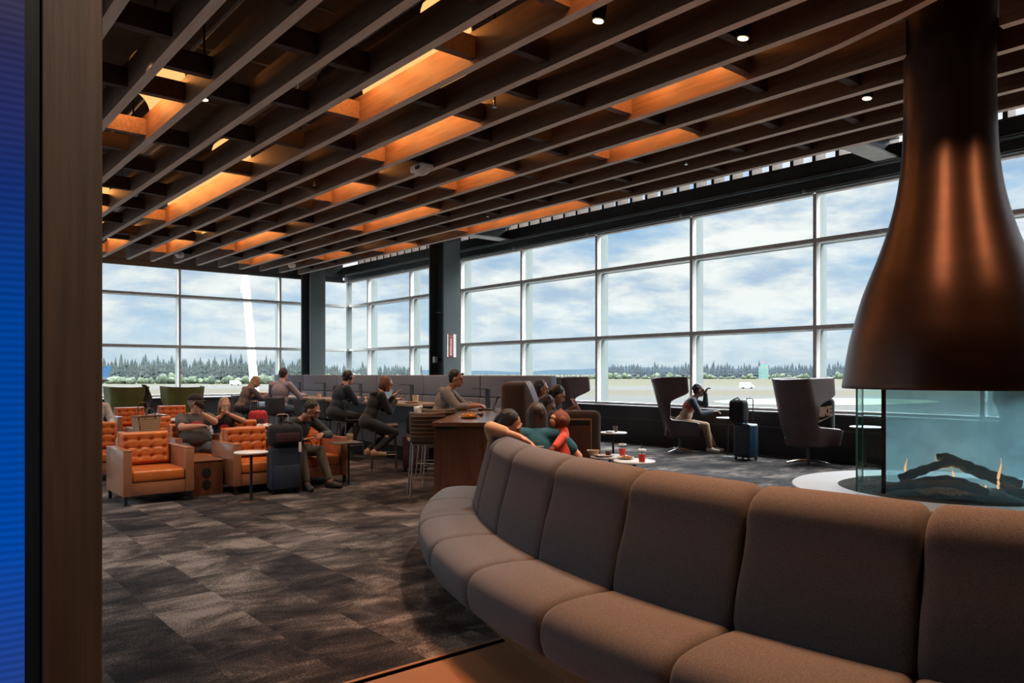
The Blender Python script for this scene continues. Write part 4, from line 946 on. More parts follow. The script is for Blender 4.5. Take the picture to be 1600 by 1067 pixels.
grid_surf(bm, lambda u, v: V(4.98+0.22*u+0.03*math.sin(v*9), 20.05-0.10*math.sin(u*PI)-0.03*math.sin(v*7+u*5), 1.27-0.62*v-0.22*u*u), 10, 16)
o = tag(obj('jacket', bm, 'tee_black'), 'black jacket hanging over the side of the left green wing chair', 'jacket'); md = o.modifiers.new('th', 'SOLIDIFY'); md.thickness = 0.03
# ================================================================== HIGH TABLE, BOOTH, STOOLS
t = thing('high_table', 'long high table with wooden top and grey panelled base', 'table', (7.35, 14.1, 0))
bm = bm_new(); box(bm, (0, 0, 1.005), (0.80, 6.5, 0.045), bev=0.004); obj('tabletop', bm, 'table_wood', t, smooth=False)
bm = bm_new(); box(bm, (0.05, 0, 0.62), (0.55, 6.3, 0.72), bev=0.005); obj('apron', bm, 'panel_grey', t, smooth=False)
bm = bm_new(); box(bm, (0.12, 0, 0.14), (0.36, 6.2, 0.28)); obj('plinth', bm, 'black_metal', t, smooth=False)
for y in (17.0, 15.7, 14.05, 12.1, None):
    p = (7.68, y, 1.028) if y else (7.38, 9.42, 1.003)
    l = thing('table_lamp', {17.0: 'black table lamp beside the man in the lavender shirt', 15.7: 'black table lamp left of the man in navy', 14.05: 'black table lamp between the man in navy and the bob-haired woman', 12.1: 'black table lamp behind the cup on the high table', None: 'black table lamp beside the man in the grey hoodie'}[y], 'table lamp', p, 0, 'black angular table lamps')
    bm = bm_new(); box(bm, (0, 0, 0.15), (0.035, 0.085, 0.30), bev=0.003); box(bm, (0, 0, 0.004), (0.12, 0.12, 0.008)); obj('stand', bm, 'dark_steel', l, smooth=False)
    bm = bm_new(); box(bm, (-0.06, 0.09, 0.305), (0.10, 0.26, 0.012), bev=0.003, rz=R(25)); obj('head', bm, 'black_metal', l, smooth=False)
t = thing('booth_bench', 'long high-backed grey upholstered booth behind the high table', 'booth', (8.55, 14.8, 0))
for k in range(6):
    y = -5.6+1.88*k+0.93
    bm = bm_new(); box(bm, (0.03, y, 1.31), (0.17, 1.872, 0.40), bev=0.03, seg=3); obj('back_cushion', bm, 'booth_fabric', t)
    bm = bm_new(); box(bm, (0.0, y, 0.94), (0.19, 1.872, 0.33), bev=0.03, seg=3); obj('lower_cushion', bm, 'booth_fabric', t)
    bm = bm_new(); box(bm, (-0.28, y, 0.70), (0.52, 1.87, 0.14), bev=0.04, seg=3); obj('seat_cushion', bm, 'booth_fabric', t)
bm = bm_new(); box(bm, (0.16, 0.04, 0.74), (0.10, 11.3, 1.48), bev=0.01); box(bm, (-0.2, 0.04, 0.32), (0.42, 11.2, 0.62)); obj('frame', bm, 'booth_brown', t, smooth=False)
# wooden counter turned 45 degrees
ca = R(46.3); cxv = V(math.cos(ca), math.sin(ca), 0); cyv = V(cxv.y, -cxv.x, 0)     # along, across (to the right)
cc = V(4.78, 7.08, 0)+cxv*1.8+cyv*0.31
t = thing('wooden_counter', 'dark wooden counter with the plate of chips on its top', 'counter', cc, ca)
bm = bm_new(); box(bm, (0, 0, 0.478), (3.56, 0.62, 0.956), bev=0.003); obj('body', bm, 'counter_wood', t, smooth=False)
bm = bm_new(); box(bm, (0, 0, 0.98), (3.62, 0.66, 0.045), bev=0.004); obj('top', bm, 'counter_top', t, smooth=False)
bm = bm_new(); box(bm, (-1.783, 0.18, 0.94), (0.012, 0.22, 0.03)); obj('edge_slot', bm, 'black_metal', t, smooth=False)
# booth divider and low booth back right of the counter
dv = thing('booth_divider', 'rounded grey upholstered booth end beside the counter', 'booth', V(4.78, 7.08, 0)+cxv*0.85+cyv*0.87, ca)
bm = bm_new(); box(bm, (0.8, 0.04, 0.72), (1.6, 0.30, 1.44), bev=0.07, seg=4); obj('end_panel', bm, 'booth_brown', dv)
bm = bm_new(); P = smooth_prof([(-0.10, 1.40), (-0.06, 1.45), (-0.14, 1.43), (-0.30, 0.95), (-0.36, 0.45), (-0.10, 0.45)], 2)
extr(bm, [(0.05, a, b) for a, b in P], (1.5, 0, 0)); obj('seat_back', bm, 'booth_fabric', dv, ang=50)
bm = bm_new(); box(bm, (0.85, -0.50, 0.38), (1.45, 0.42, 0.16), bev=0.05, seg=3); obj('seat_cushion', bm, 'booth_fabric', dv)
p0 = at(856, 643, d=9.3); p1 = at(940, 643, d=9.3); rv = (p1-p0); L = rv.length; rv.normalize()
lb = thing('low_booth', 'low brown booth back with a wooden panel beside the red drinks', 'booth', V((p0.x+p1.x)/2, (p0.y+p1.y)/2, 0), -YAW)
bm = bm_new(); box(bm, (0, 0.13, 0.545), (L, 0.22, 1.09), bev=0.08, seg=4); obj('back', bm, 'booth_brown', lb)
bm = bm_new(); box(bm, (-0.0, 0.012, 0.46), (0.40, 0.03, 0.90), bev=0.004); obj('wood_panel', bm, 'counter_wood', lb, smooth=False)
bm = bm_new(); box(bm, (-0.0, 0.008, 0.985), (0.42, 0.04, 0.022), bev=0.003); box(bm, (0.20, 0.006, 0.50), (0.014, 0.034, 0.96)); obj('panel_edge', bm, 'table_wood', lb, smooth=False)
bm = bm_new(); box(bm, (0.0, 0.62, 0.36), (L, 0.74, 0.18), bev=0.05, seg=3); box(bm, (0, 0.6, 0.14), (L-0.05, 0.7, 0.27)); obj('seat', bm, 'booth_fabric', lb)
# stools: forward = +Y
def stool(label, loc, rz, shell='stool_grey', legm='gun_metal', group='grey counter stools', seat=0.70, backh=0.36, ribs=False):
    t = thing('counter_stool', label, 'stool', loc, rz, group)
    bm = bm_new()
    def f(u, v):
        x = (u-0.5)*0.44; s = (u-0.5)*2
        if v < 0.5: q = v/0.5; return V(x*(1-0.06*q), 0.21-0.40*q, seat+0.02*s*s-0.012*math.sin(q*PI))
        q = (v-0.5)/0.5; return V(x*0.94*(1+0.05*q), -0.19-0.07*q+0.06*s*s*(0.4+q*0.6), seat+0.02*s*s+backh*q**1.15-(0.0 if not ribs else 0.0))
    grid_surf(bm, f, 14, 22); o = obj('shell', bm, shell, t, ang=80); md = o.modifiers.new('th', 'SOLIDIFY'); md.thickness = 0.028; md.offset = 0
    if ribs:
        for k in range(6):
            z = seat+0.07+k*0.05; bm = bm_new(); tube(bm, [V((s)*0.205, -0.205-0.07*(z-seat)/backh+0.06*s*s*0.7-0.014, z) for s in (-1, -0.5, 0, 0.5, 1)], 0.012, 6); obj('back_rib', bm, shell, t)
    for sx in (-1, 1):
        for sy in (-1, 1):
            bm = bm_new(); tube(bm, [(sx*0.16, sy*0.15, seat-0.02), (sx*0.21, sy*0.20-0.02, 0.0)], [0.016, 0.011], 8); obj('leg', bm, legm, t)
    bm = bm_new(); k = 0.195; z = 0.26; tube(bm, [(-k, -k-0.01, z), (k, -k-0.01, z), (k, k-0.02, z), (-k, k-0.02, z)], 0.008, 6, closed=True); obj('footrest', bm, 'alu', t)
    bm = bm_new(); box(bm, (0, 0, seat-0.03), (0.36, 0.34, 0.02), bev=0.005); obj('seat_plate', bm, legm, t, smooth=False)
    return t
st0 = stool('grey counter stool under the man in the navy jacket', (6.58, 12.45, 0), R(-90))
dup(st0, (6.33, 14.95, 0), R(-52), 'grey counter stool seen from behind under the man in the lavender shirt')
dup(st0, (6.55, 13.25, 0), R(-84), 'empty grey counter stool just left of the man in navy')
dup(st0, (6.55, 14.15, 0), R(-98), 'empty grey counter stool right of the man in the lavender shirt')
dup(st0, (6.25, 16.65, 0), R(-80), 'grey counter stool under the woman in the taupe jacket')
stool('brown-legged counter stool under the bob-haired woman in black', (6.30, 10.72, 0), R(-118), 'stool_leg_brown', 'stool_leg_brown', None)
ha = ca-PI  # counter's left side: face across the counter
left = V(4.78, 7.08, 0)
sa = math.atan2(-cyv.x, cyv.y)
stool('tan ribbed counter stool at the near left side of the wooden counter', left+cxv*1.05-cyv*0.28, -YAW+R(12), 'stool_tan', 'alu', 'tan ribbed counter stools', ribs=True)
t = stool('tan ribbed counter stool farther along the counter behind the chips', left+cxv*1.95-cyv*0.27, -YAW+R(6), 'stool_tan', 'alu', 'tan ribbed counter stools', ribs=True)
stool('white counter stool under the man in the grey hoodie', left+cxv*2.55-cyv*0.45, sa, 'white_plastic', 'alu', None)
# ================================================================== SMALL TABLES
def round_table(label, loc, r, h, top='white_top', group=None, base_r=None):
    t = thing('side_table', label, 'side table', loc, 0, group)
    bm = bm_new(); lathe(bm, [(0.0, h-0.022), (r*0.96, h-0.022), (r, h-0.014), (r, h-0.004), (r-0.006, h), (0.0, h)], n=48); obj('tabletop', bm, [top], t)
    bm = bm_new(); cyl(bm, (0, 0, 0.012), (0, 0, h-0.022), 0.018, n=12); obj('stem', bm, 'black_metal', t)
    b = base_r or r*0.8; bm = bm_new(); lathe(bm, [(0.0, 0.014), (b*0.9, 0.010), (b, 0.0), (0.0, 0.0)], n=40); obj('base', bm, 'black_metal', t)
    return t
T1 = at(991, 719, z=0.60); T2 = at(953, 712, z=0.60)
round_table('round white side table nearest the sofa with one red drink and a plate', (T1.x, T1.y, 0), 0.228, 0.60, group='round white tables by the fireplace')
round_table('round white side table with a red drink and cake plate, farther left', (T2.x, T2.y, 0), 0.228, 0.60, group='round white tables by the fireplace')
round_table('white side table with black stem before the second orange armchair', (3.50, 9.12, 0), 0.20, 0.60)
p = at(1137, 712, z=0); round_table('white side table between the man in the sweater and the navy suitcase', (p.x, p.y, 0), 0.21, 0.72)
p = at(1352, 663, d=12.45); round_table('white side table under the window, partly behind the fireplace glass', (p.x, p.y, 0), 0.24, 0.68)
p = at(958, 675, z=0.62); round_table('small white side table beyond the low booth', (p.x, p.y, 0), 0.22, 0.62); T3 = V(p.x, p.y, 0.62)
p = at(543, 757, z=0); t = thing('side_table', 'dark slim side table with a paper cup, beside the man in dark green', 'side table', (p.x, p.y, 0), R(-10))
bm = bm_new(); box(bm, (-0.03, 0, 0.585), (0.40, 0.32, 0.016), bev=0.006); obj('tabletop', bm, 'sill_cap', t, smooth=False)
bm = bm_new(); cyl(bm, (0, -0.05, 0.01), (0, -0.05, 0.578), 0.014, n=12); obj('stem', bm, 'black_metal', t)
bm = bm_new(); lathe(bm, [(0.0, 0.012), (0.19, 0.009), (0.20, 0.0), (0.0, 0.0)], n=36); obj('base', bm, 'black_metal', t); T4 = V(p.x, p.y, 0.594)
round_table('white topped low table in front of the woman in the black t-shirt', (3.98, 10.72, 0), 0.20, 0.70); T5 = V(3.98, 10.72, 0.70)
round_table('white low table between the two orange armchairs at the far left', (4.75, 16.5, 0), 0.30, 0.60); T6 = V(4.75, 16.5, 0.60)
p = at(412, 664, z=0.56); round_table('white low table with papers left of the grey stool', (p.x, p.y, 0), 0.28, 0.56); T7 = V(p.x, p.y, 0.56)
# ================================================================== THINGS ON TABLES
def cup_drink(label, loc):
    t = thing('iced_drink', label, 'drink', loc, 0, 'red iced drinks')
    bm = bm_new(); lathe(bm, [(0.0, 0.004), (0.031, 0.004), (0.040, 0.088), (0.0, 0.088)], n=24); obj('red_juice', bm, 'cup_red', t)
    bm = bm_new(); lathe(bm, [(0.0, 0.0), (0.033, 0.0), (0.045, 0.125), (0.046, 0.125), (0.0455, 0.122)], n=24); obj('cup', bm, 'clear_plastic', t)
    bm = bm_new(); lathe(bm, [(0.0, 0.128), (0.046, 0.128), (0.048, 0.122), (0.048, 0.132), (0.040, 0.140), (0.0, 0.140)], n=24); obj('lid', bm, 'white_plastic', t)
    bm = bm_new(); tube(bm, [(0.004, 0, 0.01), (0.0, 0.006, 0.20)], 0.0045, 8); obj('straw', bm, 'black_metal', t)
def plate(label, loc, r=0.115, m='plate', group=None):
    bm = bm_new(); lathe(bm, [(0.0, 0.0), (r*0.6, 0.0), (r, 0.016), (r, 0.020), (r*0.62, 0.007), (0.0, 0.007)], n=36)
    return tag(obj('plate', bm, m, loc=loc), label, 'plate', group)
def pile(name, label, cat_, loc, r, n, m, sz, seed, group=None):
    rd = random.Random(seed); bm = bm_new()
    for i in range(n):
        a = rd.random()*2*PI; q = r*math.sqrt(rd.random()); s = sz*rd.uniform(0.7, 1.2)
        ell(bm, (q*math.cos(a), q*math.sin(a), sz*0.5+sz*0.9*rd.random()*(1-q/r)), (s, s*0.7, s*0.45), Euler((rd.random(), rd.random(), rd.random()*3)).to_matrix(), 8)
    return tag(obj(name, bm, m, loc=loc), label, cat_, group, 'stuff')
def mug(label, loc, h=0.10, r=0.042, m='cream', group=None, band=None):
    t = thing('paper_cup', label, 'cup', loc, 0, group)
    bm = bm_new(); lathe(bm, [(0.0, 0.0), (r*0.8, 0.0), (r, h), (r*0.93, h), (r*0.75, 0.012), (0.0, 0.012)], n=24); obj('body', bm, m, t)
    if band: bm = bm_new(); lathe(bm, [(r*0.86, h*0.25), (r*0.965, h*0.75), (r*0.955, h*0.76), (r*0.85, h*0.24)], n=24); obj('sleeve', bm, band, t)
    return t
z = V(0, 0, 0.001)
q = at(1003, 722, z=0.60); cup_drink('red iced drink with lid and straw on the nearer white table', V(q.x, q.y, 0.601))
q = at(972, 711, z=0.60); cup_drink('red iced drink with lid and straw on the farther white table', V(T2.x+0.1, T2.y-0.1, 0.601))
q = at(977, 717, z=0.60); plate('plate of crumbled pastry on the nearer white table', V(q.x, q.y, 0.601), 0.10); pile('pastry', 'crumbled pastry on the plate beside the nearer red drink', 'food', V(q.x, q.y, 0.61), 0.06, 16, 'food_tan', 0.018, 3)
pc = V(T2.x-0.12, T2.y-0.02, 0.601)
plate('plate with a brown cake on the farther white table', pc, 0.115); bm = bm_new(); box(bm, (0, 0, 0.035), (0.07, 0.05, 0.05), bev=0.01, rz=0.4); tag(obj('cake_slice', bm, 'food_brown', loc=pc+V(0.04, -0.03, 0.006)), 'dark brown cake slice on the plate by the low booth', 'cake')
bm = bm_new(); lathe(bm, [(0.0, 0.0), (0.045, 0.0), (0.072, 0.055), (0.075, 0.062), (0.068, 0.058), (0.04, 0.008), (0.0, 0.008)], n=28); tag(obj('bowl', bm, 'plate', loc=V(T2.x-0.13, T2.y+0.14, 0.601)), 'beige bowl behind the cake plate on the white table', 'bowl')
q = at(733, 653, z=1.003); plate('plate heaped with golden chips on the wooden counter', V(q.x, q.y, 1.004), 0.13); pile('chips', 'golden chips heaped on the plate on the wooden counter', 'food', V(q.x, q.y, 1.013), 0.095, 34, 'food_gold', 0.03, 5)
q = at(750, 650, z=1.003); pile('cookies', 'brown cookie pieces beside the chips on the counter', 'food', V(q.x, q.y, 1.004), 0.05, 5, 'food_brown', 0.028, 9)
q = V(7.2, 11.35, 1.028); plate('tray plate on the near end of the high table', q, 0.14, 'table_wood'); mug('cream cup at the near end of the high table', q+V(0.06, -0.03, 0.021), 0.12, 0.055)
mug('paper cup with a tan sleeve on the slim dark side table', T4+V(0.02, -0.03, 0.001), 0.115, 0.045, 'cream', None, 'table_wood')
mug('small cream cup on the low table in front of the cap man', T5+V(0.14, -0.05, 0.001), 0.085, 0.042, 'cream')
bm = bm_new(); lathe(bm, [(0.0, 0.0), (0.04, 0.0), (0.065, 0.05), (0.06, 0.05), (0.03, 0.008), (0.0, 0.008)], n=24); tag(obj('bowl', bm, 'cream', loc=T5+V(-0.05, -0.04, 0.001)), 'cream bowl beside the small cup on the low table', 'bowl')
bm = bm_new(); grid_surf(bm, lambda u, v: V((u-.5)*0.22, (v-.5)*0.16, 0.012+0.012*math.sin(u*9)*math.cos(v*8)), 12, 10); o = tag(obj('napkin', bm, 'paper_white', loc=T7+V(0, 0, 0.004)), 'crumpled white napkin on the low table left of the grey stool', 'napkin'); md = o.modifiers.new('t', 'SOLIDIFY'); md.thickness = 0.006
bm = bm_new(); box(bm, (0, 0, 0.01), (0.24, 0.3, 0.018), bev=0.002, rz=0.3); tag(obj('magazine', bm, 'paper_white', loc=T6+V(0.02, 0, 0.001), smooth=False), 'white magazine on the low table at the far left', 'magazine')
mug('small glass with a tea bag on the small table by the low booth', T3+V(0.05, 0, 0.001), 0.09, 0.04, 'stool_tan'); bm = bm_new(); box(bm, (0, 0, 0.012), (0.14, 0.11, 0.022), bev=0.008, rz=0.5); tag(obj('food_box', bm, 'paper_white', loc=T3+V(-0.10, -0.03, 0.001)), 'white food box on the small table by the low booth', 'box')
mug('cream cup in front of the man in the lavender shirt', V(7.1, 14.75, 1.029), 0.10, 0.045, 'cream')
# laptop on the high table and tablet on the counter
def laptop(label, loc, rz, m='alu', op=105):
    t = thing('laptop', label, 'laptop', loc, rz)
    bm = bm_new(); box(bm, (0, 0, 0.008), (0.31, 0.22, 0.016), bev=0.004); obj('keyboard_deck', bm, m, t, smooth=False)
    bm = bm_new(); box(bm, (0, 0.0, 0.105), (0.31, 0.008, 0.21), bev=0.003); o = obj('screen_lid', bm, m, t, smooth=False); o.location = (0, 0.11, 0.014); o.rotation_euler.x = R(-(op-90))
laptop('silver laptop open in front of the man in navy', V(7.17, 12.35, 1.029), R(-90))
laptop('dark laptop on the counter by the booth end', left+cxv*2.9+cyv*0.30+V(0, 0, 1.004), sa, 'black_metal', 110)
# ================================================================== COLUMN SIGN AND DEVICE
q = at(705.5, 540, Y=17.078)
sg = thing('extinguisher_sign', 'narrow white and dark red vertical sign on the tall steel column', 'sign', q, 0)
# (local x runs along the flange, local -y towards the room)
hgt = 36*20.8/F_PX; wid = 0.30
bm = bm_new(); box(bm, (0, 0, 0), (wid, 0.012, hgt)); obj('board', bm, 'sign_white', sg, smooth=False)
bm = bm_new(); box(bm, (-0.025, -0.007, 0), (wid*0.56, 0.004, hgt)); obj('red_band', bm, 'sign_maroon', sg, smooth=False)
bm = bm_new(); zt = hgt/2-0.11; extr(bm, [(-0.062, -0.011, zt), (-0.062, -0.011, -hgt/2+0.07), (-0.025, -0.011, -hgt/2+0.02), (0.012, -0.011, -hgt/2+0.07), (0.012, -0.011, zt)], (0, 0.003, 0)); obj('arrow', bm, 'sign_salmon', sg, smooth=False)
word = 'EXTINGUISHER'
text_mesh('lettering', 'FIRE', 0.062, 'sign_salmon', sg, Matrix.Translation((-0.025, -0.012, hgt/2-0.06)) @ Matrix.Rotation(PI/2, 4, 'X'), 0.001)
for i, chh in enumerate(word): text_mesh('lettering', chh, 0.042, 'sign_maroon', sg, Matrix.Translation((-0.025, -0.014, zt-0.03-i*(zt+hgt/2-0.10)/12)) @ Matrix.Rotation(PI/2, 4, 'X'), 0.001)
q = at(680, 562, d=21.1); t = thing('wall_device', 'small white box on a bracket on the tall steel column', 'device', q, 0)
bm = bm_new(); box(bm, (0, 0, 0), (0.10, 0.10, 0.17), bev=0.012); obj('body', bm, 'white_plastic', t); bm = bm_new(); box(bm, (0.12, 0.02, 0), (0.18, 0.03, 0.06)); box(bm, (0.10, 0.0, 0), (0.03, 0.06, 0.12)); obj('bracket', bm, 'black_metal', t, smooth=False)
# ================================================================== LUGGAGE
def suitcase(label, loc, rz, w, d, h, m, shell=False, handle=0.45, hm='alu', group=None, hx=0.0, grab=True):
    t = thing('suitcase', label, 'suitcase', loc, rz, group)
    bm = bm_new(); box(bm, (0, 0, h/2+0.05), (w, d, h), bev=0.045 if shell else 0.03, seg=4)
    obj('body', bm, m, t)
    bm = bm_new(); tube(bm, [(-w/2-0.001, 0, 0.09), (-w/2-0.001, 0, h+0.01), (0, 0, h+0.052), (w/2+0.001, 0, h+0.01), (w/2+0.001, 0, 0.09)], 0.006, 6); obj('zip', bm, 'black_metal', t)
    if shell:
        for s in (-0.3, -0.1, 0.1, 0.3):
            bm = bm_new(); box(bm, (s*w, -d/2-0.001, h/2+0.05), (0.022, 0.008, h*0.8), bev=0.003); obj('rib', bm, m, t)
    else:
        bm = bm_new(); box(bm, (0, -d/2-0.012, h*0.40), (w*0.82, 0.04, h*0.55), bev=0.015); obj('front_pocket', bm, m, t)
    for sx in (-1, 1):
        for sy in (-1, 1):
            bm = bm_new(); cyl(bm, (sx*w*0.40-0.012, sy*d*0.34, 0.026), (sx*w*0.40+0.012, sy*d*0.34, 0.026), 0.026, n=14); cyl(bm, (sx*w*0.40, sy*d*0.34, 0.03), (sx*w*0.40, sy*d*0.34, 0.07), 0.014, n=8); obj('wheel', bm, 'black_metal', t)
    if handle:
        z0, z1, k = h+0.04, h+handle, min(0.075, w*0.25); y = d/2-0.03
        bm = bm_new(); tube(bm, [(-k, y, z0), (-k, y, z1-0.02), (-k+0.02, y, z1), (k-0.02, y, z1), (k, y, z1-0.02), (k, y, z0)], 0.0085, 8); obj('trolley_handle', bm, hm, t)
    if grab:
        bm = bm_new(); tube(bm, [(-0.07, -0.02, h+0.048), (-0.06, -0.02, h+0.075), (0.06, -0.02, h+0.075), (0.07, -0.02, h+0.048)], 0.009, 8); obj('grab_handle', bm, 'black_metal', t)
    return t
q = at(450, 771, z=0); NV = V(q.x, q.y+0.12, 0)
suitcase('navy soft suitcase standing beside the man in dark green, with a duffel on it', NV, R(-8), 0.40, 0.24, 0.54, 'navy_fabric', handle=0.47)
def soft_bag(name, label, cat_, loc, rz, size, m, extra=None, group=None):
    t = thing(name, label, cat_, loc, rz, group); w, d, h = size; rd = random.Random(len(label))
    bm = bm_new(); box(bm, (0, 0, h/2), (w, d, h), bev=min(w, d, h)*0.35, seg=5)
    for k in range(5): ell(bm, (rd.uniform(-.35, .35)*w, rd.choice((-1, 1))*d*0.38, h*rd.uniform(.3, .75)), (w*0.2, d*0.18, h*0.25), n=12)
    blob('body', bm, m, t, 0.012, 3)
    bm = bm_new(); tube(bm, [(-w*0.22, -d*0.48, h*0.55), (-w*0.18, -d*0.25, h*1.02), (0, 0, h*1.08), (w*0.18, -d*0.25, h*1.02), (w*0.22, -d*0.48, h*0.55)], 0.012, 8); obj('strap', bm, 'black_fabric', t)
    return t
b = soft_bag('duffel_bag', 'black duffel bag strapped on the navy soft suitcase', 'bag', NV+V(0, -0.02, 0.595), R(-8), (0.44, 0.25, 0.30), 'black_fabric')
bm = bm_new(); box(bm, (0.16, -0.135, 0.0), (0.035, 0.006, 0.13), bev=0.002); obj('luggage_tag', bm, 'paper_white', b, smooth=False)
bm = bm_new(); box(bm, (-0.0, -0.14, 0.13), (0.30, 0.03, 0.12), bev=0.012); obj('pocket', bm, 'maroon', b)
q = at(1173, 719, z=0); N2 = V(q.x, q.y+0.1, 0)
suitcase('navy hard-shell suitcase by the window wall with a black bag on it', N2, R(-100), 0.38, 0.26, 0.60, 'navy_shell', True, handle=0.50, hm='black_metal')
b = soft_bag('tote_bag', 'crumpled black tote bag on the navy hard-shell suitcase', 'bag', N2+V(-0.10, 0.20, 0.66), R(-100), (0.34, 0.20, 0.42), 'black_fabric'); b.location = N2+V(-0.03, 0.13, 0.655)
q = at(655, 737, z=0); M2 = V(q.x, q.y+0.1, 0)
suitcase('maroon suitcase with a black bag beside the tan ribbed stool', M2, R(-60), 0.36, 0.24, 0.52, 'maroon', handle=0.48)
soft_bag('shoulder_bag', 'black shoulder bag leaning on the maroon suitcase', 'bag', M2+V(0.06, 0.02, 0.575), R(-60), (0.38, 0.20, 0.34), 'black_fabric')
q = at(228, 676, d=11.6); TB = V(q.x, q.y, 0)
suitcase('dark suitcase behind the nearest orange armchair, under the checked tote', TB+V(0.0, 0.0, 0), R(15), 0.36, 0.24, 0.58, 'black_fabric', handle=0.52, hm='suit_brown', grab=False)
t = thing('checked_tote', 'tan checked tote bag standing behind the nearest orange armchair', 'tote bag', TB+V(0.0, -0.03, 0.633), R(28))
bm = bm_new(); A = [(-0.17, -0.075, 0), (0.17, -0.075, 0), (0.17, 0.075, 0), (-0.17, 0.075, 0)]; B = [(-0.225, -0.085, 0.27), (0.225, -0.085, 0.27), (0.225, 0.085, 0.27), (-0.225, 0.085, 0.27)]
va = [bm.verts.new(p) for p in A]; vb = [bm.verts.new(p) for p in B]; bm.faces.new(va[::-1]); bm.faces.new(vb)
for i in range(4): bm.faces.new((va[i], va[(i+1) % 4], vb[(i+1) % 4], vb[i]))
bmesh.ops.bevel(bm, geom=bm.edges[:], offset=0.015, segments=2, affect='EDGES'); obj('body', bm, 'tote_check', t)
for s in (-1, 1):
    bm = bm_new(); tube(bm, [(-0.10, s*0.085, 0.22), (-0.08, s*0.08, 0.33), (-0.03, s*0.06, 0.385), (0.03, s*0.06, 0.385), (0.08, s*0.08, 0.33), (0.10, s*0.085, 0.22)], 0.009, 8); obj('handle', bm, 'suit_brown', t)
bm = bm_new(); box(bm, (0, -0.001, 0.272), (0.455, 0.176, 0.014), bev=0.005); obj('rim', bm, 'tan_box', t)
q = at(409, 652, d=15.2)
t = soft_bag('backpack', 'red and maroon backpack on the floor beside the grey stool', 'backpack', V(5.72, 14.55, 0.33), R(-30), (0.34, 0.24, 0.50), 'red_fabric')
bm = bm_new(); box(bm, (0.03, -0.12, 0.2), (0.22, 0.10, 0.3), bev=0.04, seg=3); obj('pocket', bm, 'maroon', t)
suitcase('small dark trolley case under the red backpack', V(5.66, 14.62, 0), R(-30), 0.36, 0.26, 0.28, 'black_fabric', handle=0.72, hm='chrome')
q = at(951, 704, d=11.0); suitcase('brown ribbed suitcase behind the farther white table', V(7.83, 7.95, 0), R(-40), 0.42, 0.26, 0.42, 'suit_brown', True, handle=0)
# bag with printed lettering on the wing chair
ch = wc.location; cr = R(-106)
bg_ = soft_bag('sports_bag', 'black sports bag with large tan printed lettering on the wing chair', 'bag', V(12.33, 6.545, 0.475), R(-66), (0.40, 0.22, 0.66), 'black_fabric')
fm = Matrix.Translation((0.03, -0.137, 0.42)) @ Matrix.Rotation(R(-9), 4, 'Y') @ Matrix.Rotation(PI/2, 4, 'X') @ Matrix.Diagonal((0.82, 1.35, 1, 1))
text_mesh('lettering', 'NIKE', 0.15, 'cream', bg_, fm, 0.003, shear=0.25, bold=0.010, space=0.95)
bm = bm_new(); sw = [(-0.17, 0.0), (-0.155, -0.055), (-0.11, -0.065), (-0.04, -0.045), (0.19, 0.065), (-0.02, -0.008), (-0.09, -0.022), (-0.135, -0.012)]
extr(bm, [(0.02+a, -0.139, 0.30+b+0.10*a) for a, b in sw], (0, 0.006, 0)); obj('emblem', bm, 'cream', bg_, smooth=False)
t = thing('travel_tumbler', 'dark tumbler with grey lid standing in the wing chair beside the bag', 'tumbler', V(12.42, 6.42, 0.475))
bm = bm_new(); lathe(bm, [(0.0, 0.0), (0.035, 0.0), (0.045, 0.30), (0.0, 0.30)], n=20); obj('body', bm, 'navy_shell', t); bm = bm_new(); lathe(bm, [(0.047, 0.30), (0.047, 0.42), (0.0, 0.42)], n=20); obj('lid', bm, 'sill_cap', t); bm = bm_new(); lathe(bm, [(0.05, 0.42), (0.05, 0.44), (0.0, 0.445)], n=20); obj('cap', bm, 'black_metal', t)
